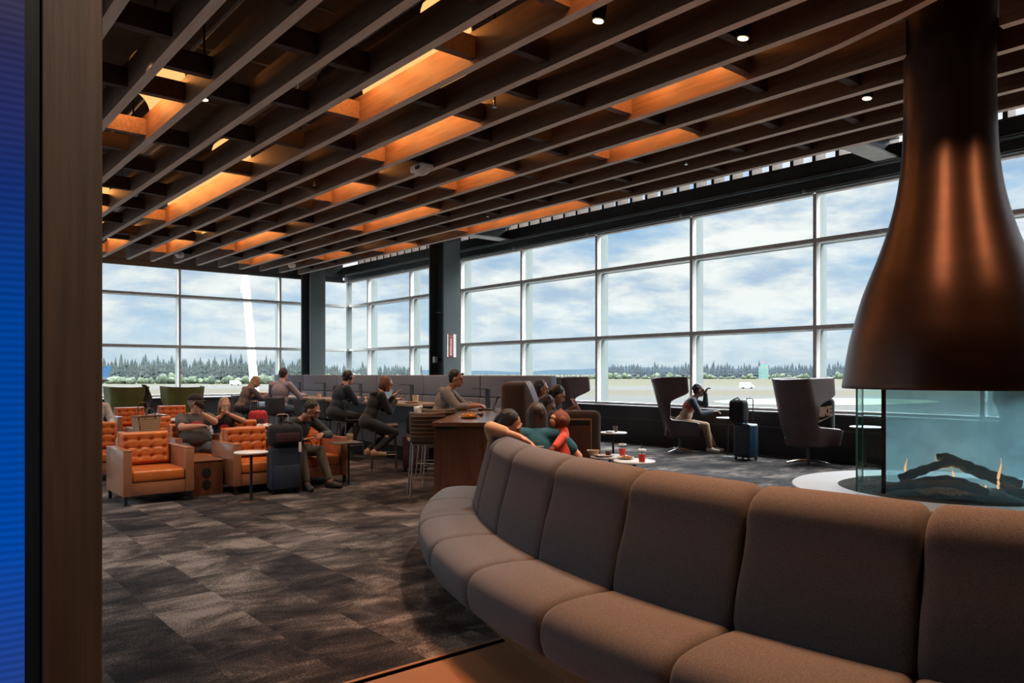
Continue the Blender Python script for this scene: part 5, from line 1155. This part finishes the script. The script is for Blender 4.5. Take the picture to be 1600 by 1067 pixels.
# ================================================================== PEOPLE
def ik(a, b, l1, l2, pole):
    a = Vector(a); b = Vector(b); d = b-a; L = min(d.length, (l1+l2)*0.999); L = max(L, abs(l1-l2)+0.01); dn = d.normalized()
    x = (l1*l1-l2*l2+L*L)/(2*L); hgt = math.sqrt(max(l1*l1-x*x, 0)); pole = Vector(pole); pp = pole-dn*pole.dot(dn)
    if pp.length < 1e-4: pp = Vector((0, 0, 1))
    return a+dn*x+pp.normalized()*hgt, a+dn*L
def person(label, loc, rz, seat=0.45, lean=8, side=0, head=(0, 0), tilt=0, hands=None, hpole=None, feet=None, kpole=None, hip_back=0.0,
           skin='skin_light', hair='hair_brown', style='short', shirt='tee_black', sleeve='long', sleeve_m=None, pants='trousers_dark', shoes='shoe_dark', s=1.0, fat=1.0, belly=0.0, bands=None, curl=0.5, hdir=None, head_at=None, neckdrop=0.03, hands_at=None, elbow_at=None):
    o = V(0, 0, 0); hipz = seat+0.10*s
    sp = Matrix.Rotation(R(side), 3, 'Y') @ Matrix.Rotation(R(-lean), 3, 'X')
    P = V(0, -hip_back, hipz)
    def S_(x, y, z): return P+sp @ V(x*s, y*s, z*s)
    neck = S_(0, 0.015, 0.53-neckdrop)
    hm = Matrix.Rotation(R(-YAW*0), 3, 'Z') @ Matrix.Rotation(R(side*0.5+0), 3, 'Y') @ Matrix.Rotation(R(head[0]), 3, 'Z') @ Matrix.Rotation(R(-(lean*0.45+head[1])), 3, 'X') @ Matrix.Rotation(R(tilt), 3, 'Y')
    hc = neck+sp @ V(0, 0.01*s, 0.05*s)+hm @ V(0, 0.035*s, 0.125*s)
    if head_at:
        hw = at(head_at[0], head_at[1], d=head_at[2]); q_ = Matrix.Rotation(rz, 3, 'Z') @ hc
        loc = V(hw.x-q_.x, hw.y-q_.y, loc[2])
    def local(p): return Matrix.Rotation(-rz, 3, 'Z') @ (at(p[0], p[1], d=p[2])-Vector(loc))
    sh = [S_(-0.185, -0.01, 0.455), S_(0.185, -0.01, 0.455)]      # left, right
    hips = [P+V(-0.095*s, 0, 0), P+V(0.095*s, 0, 0)]
    hands = hands or [(-0.16, 0.36, hipz+0.10), (0.16, 0.36, hipz+0.10)]
    hpole = hpole or [(-0.6, -0.5, -0.7), (0.6, -0.5, -0.7)]
    hands = list(hands); hpole = list(hpole)
    for i in (0, 1):
        if hands_at and hands_at[i]: hands[i] = local(hands_at[i])
        if elbow_at and elbow_at[i]: hpole[i] = local(elbow_at[i])-sh[i]
    feet = feet or [(-0.11, 0.42, 0.09), (0.11, 0.42, 0.09)]
    kpole = kpole or [(-0.1, 0.6, 1), (0.1, 0.6, 1)]
    el, wr, kn, an = [], [], [], []
    for i in (0, 1):
        e, w = ik(sh[i], hands[i], 0.285*s, 0.255*s, hpole[i]); el.append(e); wr.append(w)
        k, a = ik(hips[i], feet[i], 0.44*s, 0.42*s, kpole[i]); kn.append(k); an.append(a)
    def torso(bm, inf, dz=0.0):
        ell(bm, S_(0, -0.005, 0.02), ((0.165*fat+inf)*s, (0.115*fat+inf)*s, (0.12+inf)*s), sp)
        ell(bm, S_(0, 0.015+belly*0.5, 0.16), ((0.145*fat+belly*0.5+inf)*s, (0.108*fat+belly*0.7+inf)*s, (0.15+inf)*s), sp)
        ell(bm, S_(0, 0.0, 0.33), ((0.160*fat+inf)*s, (0.112*fat+inf)*s, (0.165+inf)*s), sp)
        for i in (0, 1): caps(bm, S_(0, -0.005, 0.44), sh[i], (0.062+inf)*s, (0.057+inf)*s)
    def arm(bm, i, inf, upto=2.0):
        if upto >= 1: caps(bm, sh[i], el[i], (0.054*fat+inf)*s, (0.042*fat+inf)*s)
        else: caps(bm, sh[i], sh[i].lerp(el[i], upto), (0.056*fat+inf)*s, (0.053*fat+inf*1.3)*s)
        if upto > 1: caps(bm, el[i], el[i].lerp(wr[i], upto-1), (0.042*fat+inf)*s, ((0.042+(0.028-0.042)*(upto-1))*fat+inf)*s)
    def leg(bm, i, inf, upto=2.0):
        caps(bm, hips[i], kn[i], (0.085*fat+inf)*s, (0.058*fat+inf)*s)
        caps(bm, kn[i], kn[i].lerp(an[i], upto-1), (0.056*fat+inf)*s, (0.040+inf)*s)
        mid = kn[i].lerp(an[i], 0.3); ell(bm, mid+V(0, -0.012, 0), (0.054*s, 0.058*s, 0.085*s))
    # ---- one continuous body
    bm = bm_new(); torso(bm, -0.008)
    caps(bm, S_(0, 0, 0.45), neck+sp @ V(0, 0.015*s, 0.08*s), 0.058*s, 0.052*s)
    ell(bm, hc+hm @ V(0, -0.012*s, 0.018*s), (0.076*s, 0.094*s, 0.100*s), hm, 20)
    ell(bm, hc+hm @ V(0, 0.022*s, -0.045*s), (0.060*s, 0.066*s, 0.072*s), hm, 18)
    ell(bm, hc+hm @ V(0, 0.062*s, -0.085*s), (0.030*s, 0.026*s, 0.026*s), hm, 12)
    caps(bm, hc+hm @ V(0, 0.082*s, 0.015*s), hc+hm @ V(0, 0.103*s, -0.028*s), 0.011*s, 0.016*s, 10)
    ell(bm, hc+hm @ V(0, 0.086*s, -0.062*s), (0.026*s, 0.012*s, 0.011*s), hm, 12)
    ell(bm, hc+hm @ V(0, 0.076*s, 0.034*s), (0.058*s, 0.018*s, 0.014*s), hm, 12)
    for q in (-1, 1): ell(bm, hc+hm @ V(q*0.078*s, -0.005*s, -0.008*s), (0.012*s, 0.022*s, 0.034*s), hm, 10)
    for i in (0, 1):
        caps(bm, neck+sp @ V(0, 0, 0.01*s), sh[i].lerp(neck, 0.35), 0.046*s, 0.046*s)
        arm(bm, i, 0.0); leg(bm, i, 0.0)
        ft = an[i]; fd = V(kn[i].x-P.x, kn[i].y-P.y, 0)
        fd = V(0, 1, 0) if fd.length < 0.05 else fd.normalized()
        caps(bm, ft+V(0, 0, -0.03*s)-fd*0.03*s, ft+fd*0.13*s+V(0, 0, -0.05*s), 0.036*s, 0.030*s)
        # hand: palm, four unequal curled fingers, thumb from the side of the palm
        d = (wr[i]-el[i]).normalized()
        if hdir and hdir[i] is not None: d = Vector(hdir[i]).normalized()
        up = V(0, 0, 1); sdv = d.cross(up)
        if sdv.length < 0.1: sdv = V(1, 0, 0)
        sdv.normalize(); nrm = sdv.cross(d).normalized()     # back of the hand
        inn = sdv*(1 if i == 0 else -1)                      # towards the thumb
        pc = wr[i]+d*0.045*s
        ell(bm, pc, (0.040*s, 0.048*s, 0.018*s), Matrix((sdv, d, nrm)).transposed(), 12)
        caps(bm, wr[i]-d*0.01*s, pc, 0.026*s, 0.024*s)
        cang = curl if not isinstance(curl, (tuple, list)) else curl[i]
        for f_, (off, ln) in enumerate(((0.029, 0.072), (0.010, 0.082), (-0.010, 0.076), (-0.028, 0.060))):
            q0 = pc+d*0.036*s+inn*off*s; dd = d; 
            for seg in range(3):
                ang_ = cang*(0.7+0.5*seg)+0.06*f_; dd = (d*math.cos(ang_)-nrm*math.sin(ang_)).normalized()
                q1 = q0+dd*ln*s*(0.42, 0.33, 0.25)[seg]; caps(bm, q0, q1, 0.0105*s, 0.0095*s, 8); q0 = q1
        q0 = pc-d*0.012*s+inn*0.034*s; q1 = q0+(d*0.6+inn*0.75-nrm*0.2).normalized()*0.036*s; q2 = q1+(d*0.9+inn*0.2-nrm*0.35).normalized()*0.032*s
        caps(bm, q0, q1, 0.0135*s, 0.0115*s, 8); caps(bm, q1, q2, 0.0115*s, 0.010*s, 8)
    body = blob('person', bm, skin, None, 0.0075, 2)
    body.location = loc; body.rotation_euler.z = rz; tag(body, label, 'person')
    # ---- eyes
    for q in (-1, 1):
        bm = bm_new(); ell(bm, hc+hm @ V(q*0.030*s, 0.080*s, 0.012*s), (0.012*s, 0.008*s, 0.007*s), hm, 10); obj('eye', bm, 'eye', body)
    # ---- clothes
    bm = bm_new(); torso(bm, 0.010); caps(bm, S_(0, 0, 0.46), S_(0, 0.01, 0.50), 0.070*s, 0.064*s)
    for i in (0, 1): caps(bm, neck+sp @ V(0, -0.005, -0.02*s), sh[i].lerp(neck, 0.35), 0.055*s, 0.058*s)
    U = {'long': 1.93, 'short': 0.62, 'rolled': 1.45}[sleeve]
    if sleeve_m is None:
        for i in (0, 1): arm(bm, i, 0.013, U)
    sh_o = blob('shirt', bm, [shirt]+([b[1] for b in bands] if bands else []), body, 0.012, 3)
    if bands:
        ax = sp @ V(0, 0, 1)
        for p in sh_o.data.polygons:
            c = p.center; q = (c-P).dot(ax)/s
            # sleeves keep the main colour
            near_arm = min(min((c-(sh[i].lerp(el[i], k/6))).length for k in range(1, 7)) for i in (0, 1)) < 0.085*s or min(min((c-(el[i].lerp(wr[i], k/6))).length for k in range(7)) for i in (0, 1)) < 0.075*s
            for bi, (lim, _m) in enumerate(bands):
                if q < lim and not near_arm: p.material_index = bi+1
    if sleeve_m:
        for i in (0, 1):
            bm = bm_new(); arm(bm, i, 0.016, U); blob('sleeve', bm, sleeve_m, body, 0.012, 2)
    bm = bm_new(); ell(bm, P+sp @ V(0, -0.005, 0.0), ((0.172*fat)*s, (0.126*fat)*s, 0.115*s), sp)
    for i in (0, 1): leg(bm, i, 0.011, 1.90)
    blob('trousers', bm, pants, body, 0.012, 3)
    for i in (0, 1):
        fd = V(kn[i].x-P.x, kn[i].y-P.y, 0); fd = V(0, 1, 0) if fd.length < 0.05 else fd.normalized(); ft = an[i]
        bm = bm_new(); caps(bm, ft+V(0, 0, -0.02*s)-fd*0.025*s, ft+fd*0.06*s+V(0, 0, -0.035*s), 0.048*s, 0.045*s); caps(bm, ft+V(0, 0, -0.045*s)-fd*0.03*s, ft+fd*0.145*s+V(0, 0, -0.05*s), 0.044*s, 0.040*s)
        sho = blob('shoe', bm, shoes, body, 0.010, 2)
    # ---- hair
    bm = bm_new(); H = lambda x, y, z: hc+hm @ V(x*s, y*s, z*s)
    ell(bm, H(0, -0.030, 0.036), (0.083*s, 0.094*s, 0.094*s), hm, 20)
    if style == 'short': ell(bm, H(0, -0.055, -0.015), (0.072*s, 0.052*s, 0.070*s), hm, 16)
    if style in ('long', 'loose'):
        for k in range(-4, 5): caps(bm, H(0.014*k, -0.085+0.0022*k*k, 0.03), H(0.017*k, -0.095+0.0022*k*k, -0.21-0.012*((k*7) % 3)), 0.034*s, 0.015*s, 8)
        caps(bm, H(0, -0.05, 0.0), H(0, -0.055, -0.10), 0.066*s, 0.050*s)
        for q in (-1, 1): caps(bm, H(q*0.072, -0.02, 0.03), H(q*0.078, -0.03, -0.19), 0.026*s, 0.026*s)
    if style == 'loose':
        rd = random.Random(3)
        for k in range(26): a = rd.uniform(PI*0.95, PI*2.05); z_ = rd.uniform(-0.20, 0.09); ell(bm, H(0.085*math.cos(a), -0.02+0.085*math.sin(a), z_), 0.026*s, n=10)
    if style == 'bob':
        ell(bm, H(0, -0.035, -0.025), (0.094*s, 0.092*s, 0.108*s), hm, 18)
        for q in (-1, 1): caps(bm, H(q*0.078, 0.02, 0.02), H(q*0.080, 0.015, -0.095), 0.024*s, 0.022*s)
    if style == 'tied':
        ell(bm, H(0, -0.055, -0.015), (0.072*s, 0.052*s, 0.070*s), hm, 16); caps(bm, H(0, -0.11, 0.0), H(0, -0.13, -0.13), 0.030*s, 0.018*s)
    rh = random.Random(len(label))
    for _ in range(70):
        a = rh.uniform(0, 2*PI); z_ = rh.uniform(-0.25, 1.0); q_ = math.sqrt(1-z_*z_)
        u_ = V(q_*math.cos(a), q_*math.sin(a), z_)
        if u_.y > 0.35 and u_.z < 0.55: continue
        caps(bm, H(0.081*u_.x, -0.030+0.092*u_.y, 0.036+0.092*u_.z), H(0.083*u_.x*1.03, -0.036+0.094*u_.y, 0.036+0.092*u_.z-0.028), 0.0085*s, 0.006*s, 6)
    blob('hair', bm, hair, body, 0.008, 1)
    J = dict(P=P, sh=sh, el=el, wr=wr, kn=kn, an=an, hc=hc, hm=hm, sp=sp, S=S_, H=H)
    return body, J
def held(name, label, cat_, body, p, size, m, rot=(0, 0, 0), bev=0.006):
    """an object in the hand, kept top-level"""
    mw = Matrix.Translation(body.location) @ Matrix.Rotation(body.rotation_euler.z, 4, 'Z')
    bm = bm_new(); box(bm, (0, 0, 0), size, bev=bev)
    o = obj(name, bm, m, None); o.matrix_world = mw @ Matrix.Translation(Vector(p)) @ Euler(rot).to_matrix().to_4x4()
    return tag(o, label, cat_)
# 1 man in a cap, phone to his face
b, J = person('man in black cap and grey t-shirt holding a phone up to his face', (4.40, 13.62, 0), R(172), head_at=(307, 629, 11.1), seat=0.36, lean=-10, head=(48, 4), hands=[(-0.03, 0.26, 0.98), (-0.02, 0.27, 0.80)], hpole=[(-0.9, 0.1, -0.6), (0.9, 0.3, -0.4)], feet=[(-0.20, 0.50, 0.09), (0.22, 0.50, 0.09)], kpole=[(-0.5, 0.6, 1), (0.5, 0.6, 1)], shirt='tee_grey', sleeve='short', pants='jeans_grey', hair='hair_grey', fat=1.24, belly=0.09, s=0.98, curl=0.9, hdir=[(0.15, 0.2, 1), (-1, 0.1, 0.05)])
bm = bm_new(); H = J['H']; hm = J['hm']
ell(bm, H(0, -0.018, 0.050), (0.098, 0.118, 0.092), hm, 20)
bmesh.ops.bisect_plane(bm, geom=bm.verts[:]+bm.edges[:]+bm.faces[:], plane_co=H(0, 0, 0.045), plane_no=-(hm @ V(0, 0, 1)), clear_outer=True)
grid_surf(bm, lambda u, v: H((u-.5)*0.17, 0.075+0.085*v*(1-(2*u-1)**2*0.6), 0.047-0.012*v-0.02*(2*u-1)**2*v), 12, 6)
o = obj('cap', bm, 'cap_black', b); md = o.modifiers.new('t', 'SOLIDIFY'); md.thickness = 0.006
bm = bm_new(); pp = J['S'](0.0, 0.205, 0.33); ell(bm, pp, (0.09, 0.02, 0.05), J['sp'], 16); tag(obj('chest_print', bm, 'red_fabric', b), 'red printed patch on the chest')
bm = bm_new(); [caps(bm, H(q*0.05, 0.045, -0.06), H(q*0.02, 0.078, -0.10), 0.024, 0.022, 10) for q in (-1, 1)]; blob('beard', bm, 'hair_grey', b, 0.009, 2)
held('phone', 'black phone held up by the man in the cap', 'phone', b, J['wr'][0]+V(0.02, 0.07, 0.12), (0.08, 0.012, 0.15), 'black_metal', (0.2, 0.9, 0.2))
# 2 woman in black t-shirt
b, J = person('woman in black t-shirt with wavy fair hair eating from a cup', (5.20, 14.15, 0), R(168), head_at=(351, 634, 11.6), seat=0.36, lean=6, head=(6, 12), hands=[(-0.05, 0.27, 0.93), (0.07, 0.27, 0.90)], hpole=[(-1, -0.1, -0.5), (1, -0.1, -0.5)], shirt='tee_black', sleeve='short', hair='hair_blond', style='long', fat=1.08, belly=0.03, s=0.93, curl=0.8, hdir=[(0.6, 0.25, 0.8), (-0.6, 0.25, 0.8)])
bm = bm_new(); ell(bm, J['S'](0, 0.112, 0.30), (0.075, 0.025, 0.06), J['sp'], 16); tag(obj('chest_print', bm, 'red_fabric', b), 'red printed patch on the chest')
mw = Matrix.Translation(b.location) @ Matrix.Rotation(b.rotation_euler.z, 4, 'Z'); mug('white paper cup held before the mouth of the woman in black', mw @ ((J['wr'][0]+J['wr'][1])/2+V(0, 0.03, 0.05)), 0.10, 0.038, 'cream')
# 3 blonde woman at the far end of the high table
person('woman with curly fair hair in a taupe jacket bent over the high table', (6.25, 16.65, 0), R(-86), head_at=(400, 594, 16.6), seat=0.70, lean=26, head=(-6, 22), hands=[(-0.20, 0.60, 1.09), (0.16, 0.58, 1.09)], feet=[(-0.1, 0.28, 0.36), (0.1, 0.28, 0.36)], shirt='jacket_taupe', pants='trousers_dark', hair='hair_blond', style='loose', s=0.98)
# 4 man in lavender shirt from behind
person('man in a lavender shirt seen from behind on a grey stool', (6.33, 15.0, 0), R(-55), seat=0.73, lean=10, head=(-8, 6), hands=[(-0.22, 0.46, 1.10), (0.30, 0.46, 1.10)], feet=[(-0.14, 0.25, 0.36), (0.14, 0.25, 0.36)], shirt='shirt_lavender', pants='jeans_blue', hair='hair_brown', fat=1.12, s=1.05)
# 5 man in dark green, seated in the front armchair
b, J = person('man in dark green pullover leaning forward in the orange armchair', (4.72, 10.20, 0), R(196), head_at=(488, 638, 10.3), seat=0.38, lean=34, head=(24, 16), hip_back=0.05, hands=[(-0.12, 0.50, 0.72), (0.17, 0.45, 0.66)], hpole=[(-1, -0.4, -0.2), (1, -0.4, -0.2)], feet=[(-0.16, 0.60, 0.09), (0.17, 0.52, 0.09)], shirt='top_teal_dark', pants='trousers_olive', hair='hair_brown', skin='skin_tan', shoes='shoe_dark', s=1.06, curl=0.9)
held('phone', 'black phone in the hand of the man in dark green', 'phone', b, J['wr'][1]+V(-0.03, 0.10, 0.02), (0.075, 0.15, 0.010), 'black_metal', (0.2, 0.1, 0.3))
bm = bm_new(); [caps(bm, J['H'](q*0.05, 0.05, -0.062), J['H'](q*0.012, 0.082, -0.10), 0.022, 0.020, 10) for q in (-1, 1)]; blob('beard', bm, 'hair_brown', b, 0.009, 2)
# 6 man in navy with headphones
b, J = person('man in navy jacket with black headphones typing at the high table', (6.58, 12.50, 0), R(-88), head_at=(545, 590, 13.75), seat=0.73, lean=19, head=(-4, 8), hands=[(-0.13, 0.50, 1.09), (0.13, 0.50, 1.09)], feet=[(-0.12, 0.14, 0.34), (0.10, 0.30, 0.34)], shirt='top_navy', pants='trousers_dark', hair='hair_brown', fat=1.12, belly=0.03, s=1.02)
bm = bm_new(); H = J['H']
tube(bm, [H(0.094*math.cos(a), -0.01, 0.02+0.105*math.sin(a)) for a in [PI*k/12 for k in range(13)]], 0.010, 8)
for q in (-1, 1): ell(bm, H(q*0.095, -0.01, -0.005), (0.022, 0.038, 0.045), J['hm'], 14)
blob('headphones', bm, 'black_metal', b, 0.008, 1)
# 7 woman with a bob
b, J = person('woman with an auburn bob and black hoodie holding a phone', (6.32, 10.78, 0), R(-100), head_at=(604, 601, 12.1), seat=0.68, lean=24, head=(-4, 10), hands=[(-0.10, 0.48, 1.17), (0.10, 0.44, 1.12)], hpole=[(-0.5, -0.5, -1), (0.5, -0.5, -1)], feet=[(-0.08, 0.05, 0.33), (0.10, 0.10, 0.33)], shirt='hoodie_black', pants='trousers_dark', hair='hair_auburn', style='bob', shoes='shoe_beige', curl=(0.2, 0.6), hdir=[(0.3, 0.6, 0.8), (-0.2, 0.9, 0.4)])
bm = bm_new(); tube(bm, [J['S'](0.13*math.sin(a), -0.055-0.045*math.cos(a), 0.47-0.015*math.cos(a)) for a in [2*PI*k/16 for k in range(16)]], 0.034, 8, closed=True); obj('hood', bm, 'hoodie_black', b)
held('phone', 'black phone held by the bob-haired woman', 'phone', b, J['wr'][1]+V(-0.05, 0.11, 0.05), (0.075, 0.15, 0.010), 'black_metal', (0.35, 0.1, 0.1))
# 8 man in grey hoodie at the counter
b, J = person('man in grey hoodie with sunglasses on his head leaning on the counter', left+cxv*2.55-cyv*0.47, sa, head_at=(713, 592, 11.3), seat=0.72, lean=22, head=(-6, 4), hands=[(-0.10, 0.62, 1.07), (0.14, 0.60, 1.07)], hpole=[(-0.7, -0.3, -0.7), (0.7, -0.3, -0.7)], feet=[(-0.14, 0.16, 0.34), (0.14, 0.22, 0.34)], shirt='hoodie_grey', sleeve='rolled', pants='trousers_dark', hair='hair_black', skin='skin_tan', fat=1.12, s=1.05, curl=0.7)
bm = bm_new(); tube(bm, [J['S'](0.13*math.sin(a), -0.055-0.045*math.cos(a), 0.47-0.015*math.cos(a)) for a in [2*PI*k/16 for k in range(16)]], 0.036, 8, closed=True); obj('hood', bm, 'hoodie_grey', b)
bm = bm_new(); [ell(bm, J['H'](q*0.035, 0.075, 0.085), (0.032, 0.012, 0.020), J['hm'], 12) for q in (-1, 1)]; tube(bm, [J['H'](-0.085, -0.02, 0.07), J['H'](-0.06, 0.075, 0.085), J['H'](0.06, 0.075, 0.085), J['H'](0.085, -0.02, 0.07)], 0.005, 6); blob('sunglasses', bm, 'black_metal', b, 0.007, 1)
# 9 sleeping girl leaning on the sofa back
q = at(797, 661, d=6.22)
a9 = math.atan2(q.y-SC.y, q.x-SC.x); rad9 = V(math.cos(a9), math.sin(a9), 0); tan9 = V(-rad9.y, rad9.x, 0)
root9 = SC+rad9*4.52+V(0, 0, 0)
f9 = (-rad9*0.15-tan9*1.0).normalized() if False else (-tan9)
rz9 = -YAW-PI/2
b, J = person('girl with tied dark hair asleep with her head on the sofa back', root9, rz9, head_at=(797, 661, 6.25), seat=0.43, lean=-12, side=10, head=(-12, 34), tilt=22, hands=[(-0.10, 0.36, 0.62), (0.26, 0.14, 1.10)], hands_at=[None, (812, 683, 5.88)], elbow_at=[None, (764, 672, 6.0)], shirt='stripe_white', sleeve='rolled', sleeve_m='sleeve_tan', pants='trousers_dark', hair='hair_black', style='tied', skin='skin_tan', s=0.98, curl=0.35, hdir=[None, (0.1, 1, -0.45)])
# 10 girl in teal
b, J = person('girl in teal t-shirt with pale lines of print, seen from behind', V(4.42, 4.90, 0), R(-46), head_at=(838, 648, 6.5), seat=0.52, neckdrop=0.08, lean=6, head=(14, 6), hands=[(-0.14, 0.30, 0.72), (0.22, 0.22, 1.00)], hpole=[(-0.8, -0.1, -0.6), (0.8, 0.05, -0.9)], shirt='tee_teal', sleeve='short', hair='hair_brown', style='long', skin='skin_light', s=0.93, fat=0.95, curl=0.3, hdir=[None, (-0.2, 0.4, 0.9)])
rd = random.Random(2)
for k, (zz, x0, x1) in enumerate(((0.385, -0.08, 0.03), (0.345, -0.10, 0.07), (0.325, -0.12, 0.05), (0.305, -0.12, 0.02), (0.285, -0.11, 0.04), (0.265, -0.11, -0.03), (0.225, -0.06, 0.01))):
    bm = bm_new()
    def fb(u, v):
        x = x0+(x1-x0)*u; y = -0.122*math.sqrt(max(0.05, 1-(x/0.172)**2))*math.sqrt(max(0.1, 1-((zz-0.33)/0.178)**2))-0.012
        return J['S'](x, y, zz+0.0075*(v-0.5)*2*0.5+0.003*math.sin(u*60+k))
    grid_surf(bm, fb, 30, 2); o = obj('print_line', bm, 'cream' if k in (1, 2) else 'sill_cap', b, recalc=True); md = o.modifiers.new('t', 'SOLIDIFY'); md.thickness = 0.004; md.offset = 0
# plush monkey held at her shoulder
mk = thing('plush_monkey', 'plush monkey in a red shirt and leopard trousers held by the teal girl', 'soft toy', V(*at(876, None, d=6.42)[:2], -0.05), R(62))
mw = Matrix.Translation(mk.location) @ Matrix.Rotation(R(62), 4, 'Z')
bm = bm_new(); ell(bm, (0, 0, 1.21), (0.075, 0.08, 0.078), n=18); ell(bm, (0, 0.0, 1.275), (0.02, 0.02, 0.03), n=10)
for q in (-1, 1): ell(bm, (q*0.078, 0, 1.21), (0.014, 0.026, 0.03), n=10); caps(bm, (q*0.08, 0, 1.06), (q*0.13, 0.10, 0.98), 0.026, 0.024); ell(bm, (q*0.135, 0.115, 0.965), 0.03, n=10)
caps(bm, (0, 0, 1.10), (0, 0, 0.90), 0.06, 0.075); blob('body', bm, 'plush_brown', mk, 0.009, 2)
bm = bm_new(); ell(bm, (0, 0.062, 1.19), (0.045, 0.032, 0.040), n=16); ell(bm, (0, 0.058, 1.225), (0.05, 0.025, 0.028), n=14); obj('face', bm, 'plush_face', mk)
for q in (-1, 1):
    bm = bm_new(); ell(bm, (q*0.02, 0.082, 1.228), 0.0075, n=8); obj('eye', bm, 'eye', mk)
bm = bm_new(); caps(bm, (0, 0, 1.10), (0, 0, 0.93), 0.072, 0.098)
for q in (-1, 1): caps(bm, (q*0.07, 0, 1.07), (q*0.125, 0.075, 1.0), 0.038, 0.034)
blob('shirt', bm, 'shirt_red', mk, 0.010, 3)
bm = bm_new(); ell(bm, (0, 0, 0.86), (0.10, 0.095, 0.08), n=16)
for q in (-1, 1): caps(bm, (q*0.05, 0.02, 0.84), (q*0.07, 0.12, 0.72), 0.048, 0.042)
blob('trousers', bm, 'leopard', mk, 0.010, 3)
# 11-13 three women at the booth beyond
q = at(855, 632, d=9.95); person('woman with long black hair bowing her head behind the low booth', V(q.x-0.05, q.y-0.05, 0), R(-118), head_at=(854, 633, 9.9), seat=0.48, lean=22, head=(-4, 30), hands=[(-0.12, 0.42, 0.74), (0.12, 0.42, 0.74)], shirt='tee_black', hair='hair_black', style='long', skin='skin_tan', s=0.98)
q = at(868, 616, d=10.7); b, J = person('woman in black reading a pink paper beside the wing chair', V(q.x-0.07, q.y, 0), R(-120), head_at=(872, 615, 10.6), seat=0.50, lean=12, head=(0, 24), hands=[(-0.10, 0.42, 1.02), (0.12, 0.40, 0.98)], shirt='tee_black', hair='hair_black', style='tied', skin='skin_tan', s=1.03)
held('pink_paper', 'pink paper held by the woman beside the wing chair', 'paper', b, J['wr'][0]+V(0.09, 0.10, 0.04), (0.22, 0.012, 0.30), 'paper_pink', (0.5, 0, 0), 0.002)
q = at(846, 607, d=11.6); person('woman behind the other two, only her dark hair showing over the booth', V(q.x, q.y, 0), R(-128), head_at=(846, 607, 11.6), seat=0.53, lean=6, head=(-10, 12), shirt='top_navy', hair='hair_black', style='long', skin='skin_tan', s=1.04)
# 14 man by the window
b, J = person('man in navy, rust and sand sweater sitting in profile by the window', V(12.20, 9.36, 0), R(-139), seat=0.47, lean=26, head=(2, -2), hip_back=0.02, hands=[(0.02, 0.44, 1.16), (0.20, 0.56, 0.80)], hpole=[(-0.5, 0.2, -1), (0.6, -0.4, -0.8)], feet=[(-0.06, 0.62, 0.09), (0.12, 0.52, 0.09)], kpole=[(-0.1, 0.8, 1), (0.1, 0.8, 1)], skin='skin_dark', hair='hair_black', shirt='sweater_navy', bands=[(0.40, 'sweater_rust'), (0.28, 'sweater_sand')], pants='chino', shoes='shoe_white', s=1.06, curl=(1.0, 0.6), hdir=[(0, 0.25, 1), (0, 1, 0.15)])
held('phone', 'black phone in the hand of the man by the window', 'phone', b, J['wr'][1]+V(-0.03, 0.12, 0.035), (0.075, 0.15, 0.010), 'black_metal', (0.15, 0, 0))
# two people mostly hidden
person('person in a black and white top mostly hidden by the wooden post', V(2.5, 13, 0), R(185), head_at=(150, 622, 13.2), seat=0.42, lean=6, shirt='stripe_white', pants='trousers_dark', hair='hair_black', skin='skin_tan')
person('person whose fair head just shows over the booth back', V(9.75, 16.9, 0), R(90), head_at=(516, 591, 19.2), seat=0.49, lean=4, shirt='shirt_lavender', hair='hair_grey')
# ================================================================== SUB-PARTS: pieces that belong to a part of their thing
SUBPART = {'seam': 'shell', 'lens': 'can', 'grommet': 'body', 'hood': 'shirt', 'chest_print': 'shirt', 'print_line': 'shirt', 'straw': 'lid', 'red_band': 'board', 'arrow': 'board',
           'luggage_tag': 'strap', 'pocket': 'body', 'front_pocket': 'body', 'zip': 'body', 'rib': 'body', 'grab_handle': 'body', 'sleeve': 'body', 'window': 'shaft', 'side_window': 'body',
           'emblem': 'body', 'panel_edge': 'wood_panel', 'edge_slot': 'body', 'diffuser': 'housing', 'lens_slot': 'body', 'back_rib': 'shell', 'seat_plate': 'shell', 'rim': 'body'}
base = lambda o: o.name.split('.')[0]
for root in [o for o in S.objects if o.parent is None and o.children]:
    kids = {}
    for c in root.children: kids.setdefault(base(c), c)
    for c in list(root.children):
        want = SUBPART.get(base(c))
        if base(c) == 'lettering': want = 'board' if 'board' in kids else 'body'
        if base(root) == 'person' and base(c) == 'sleeve': want = 'shirt'
        if base(root) == 'fireplace': continue
        if want in kids and kids[want] is not c and not c.children: c.parent = kids[want]
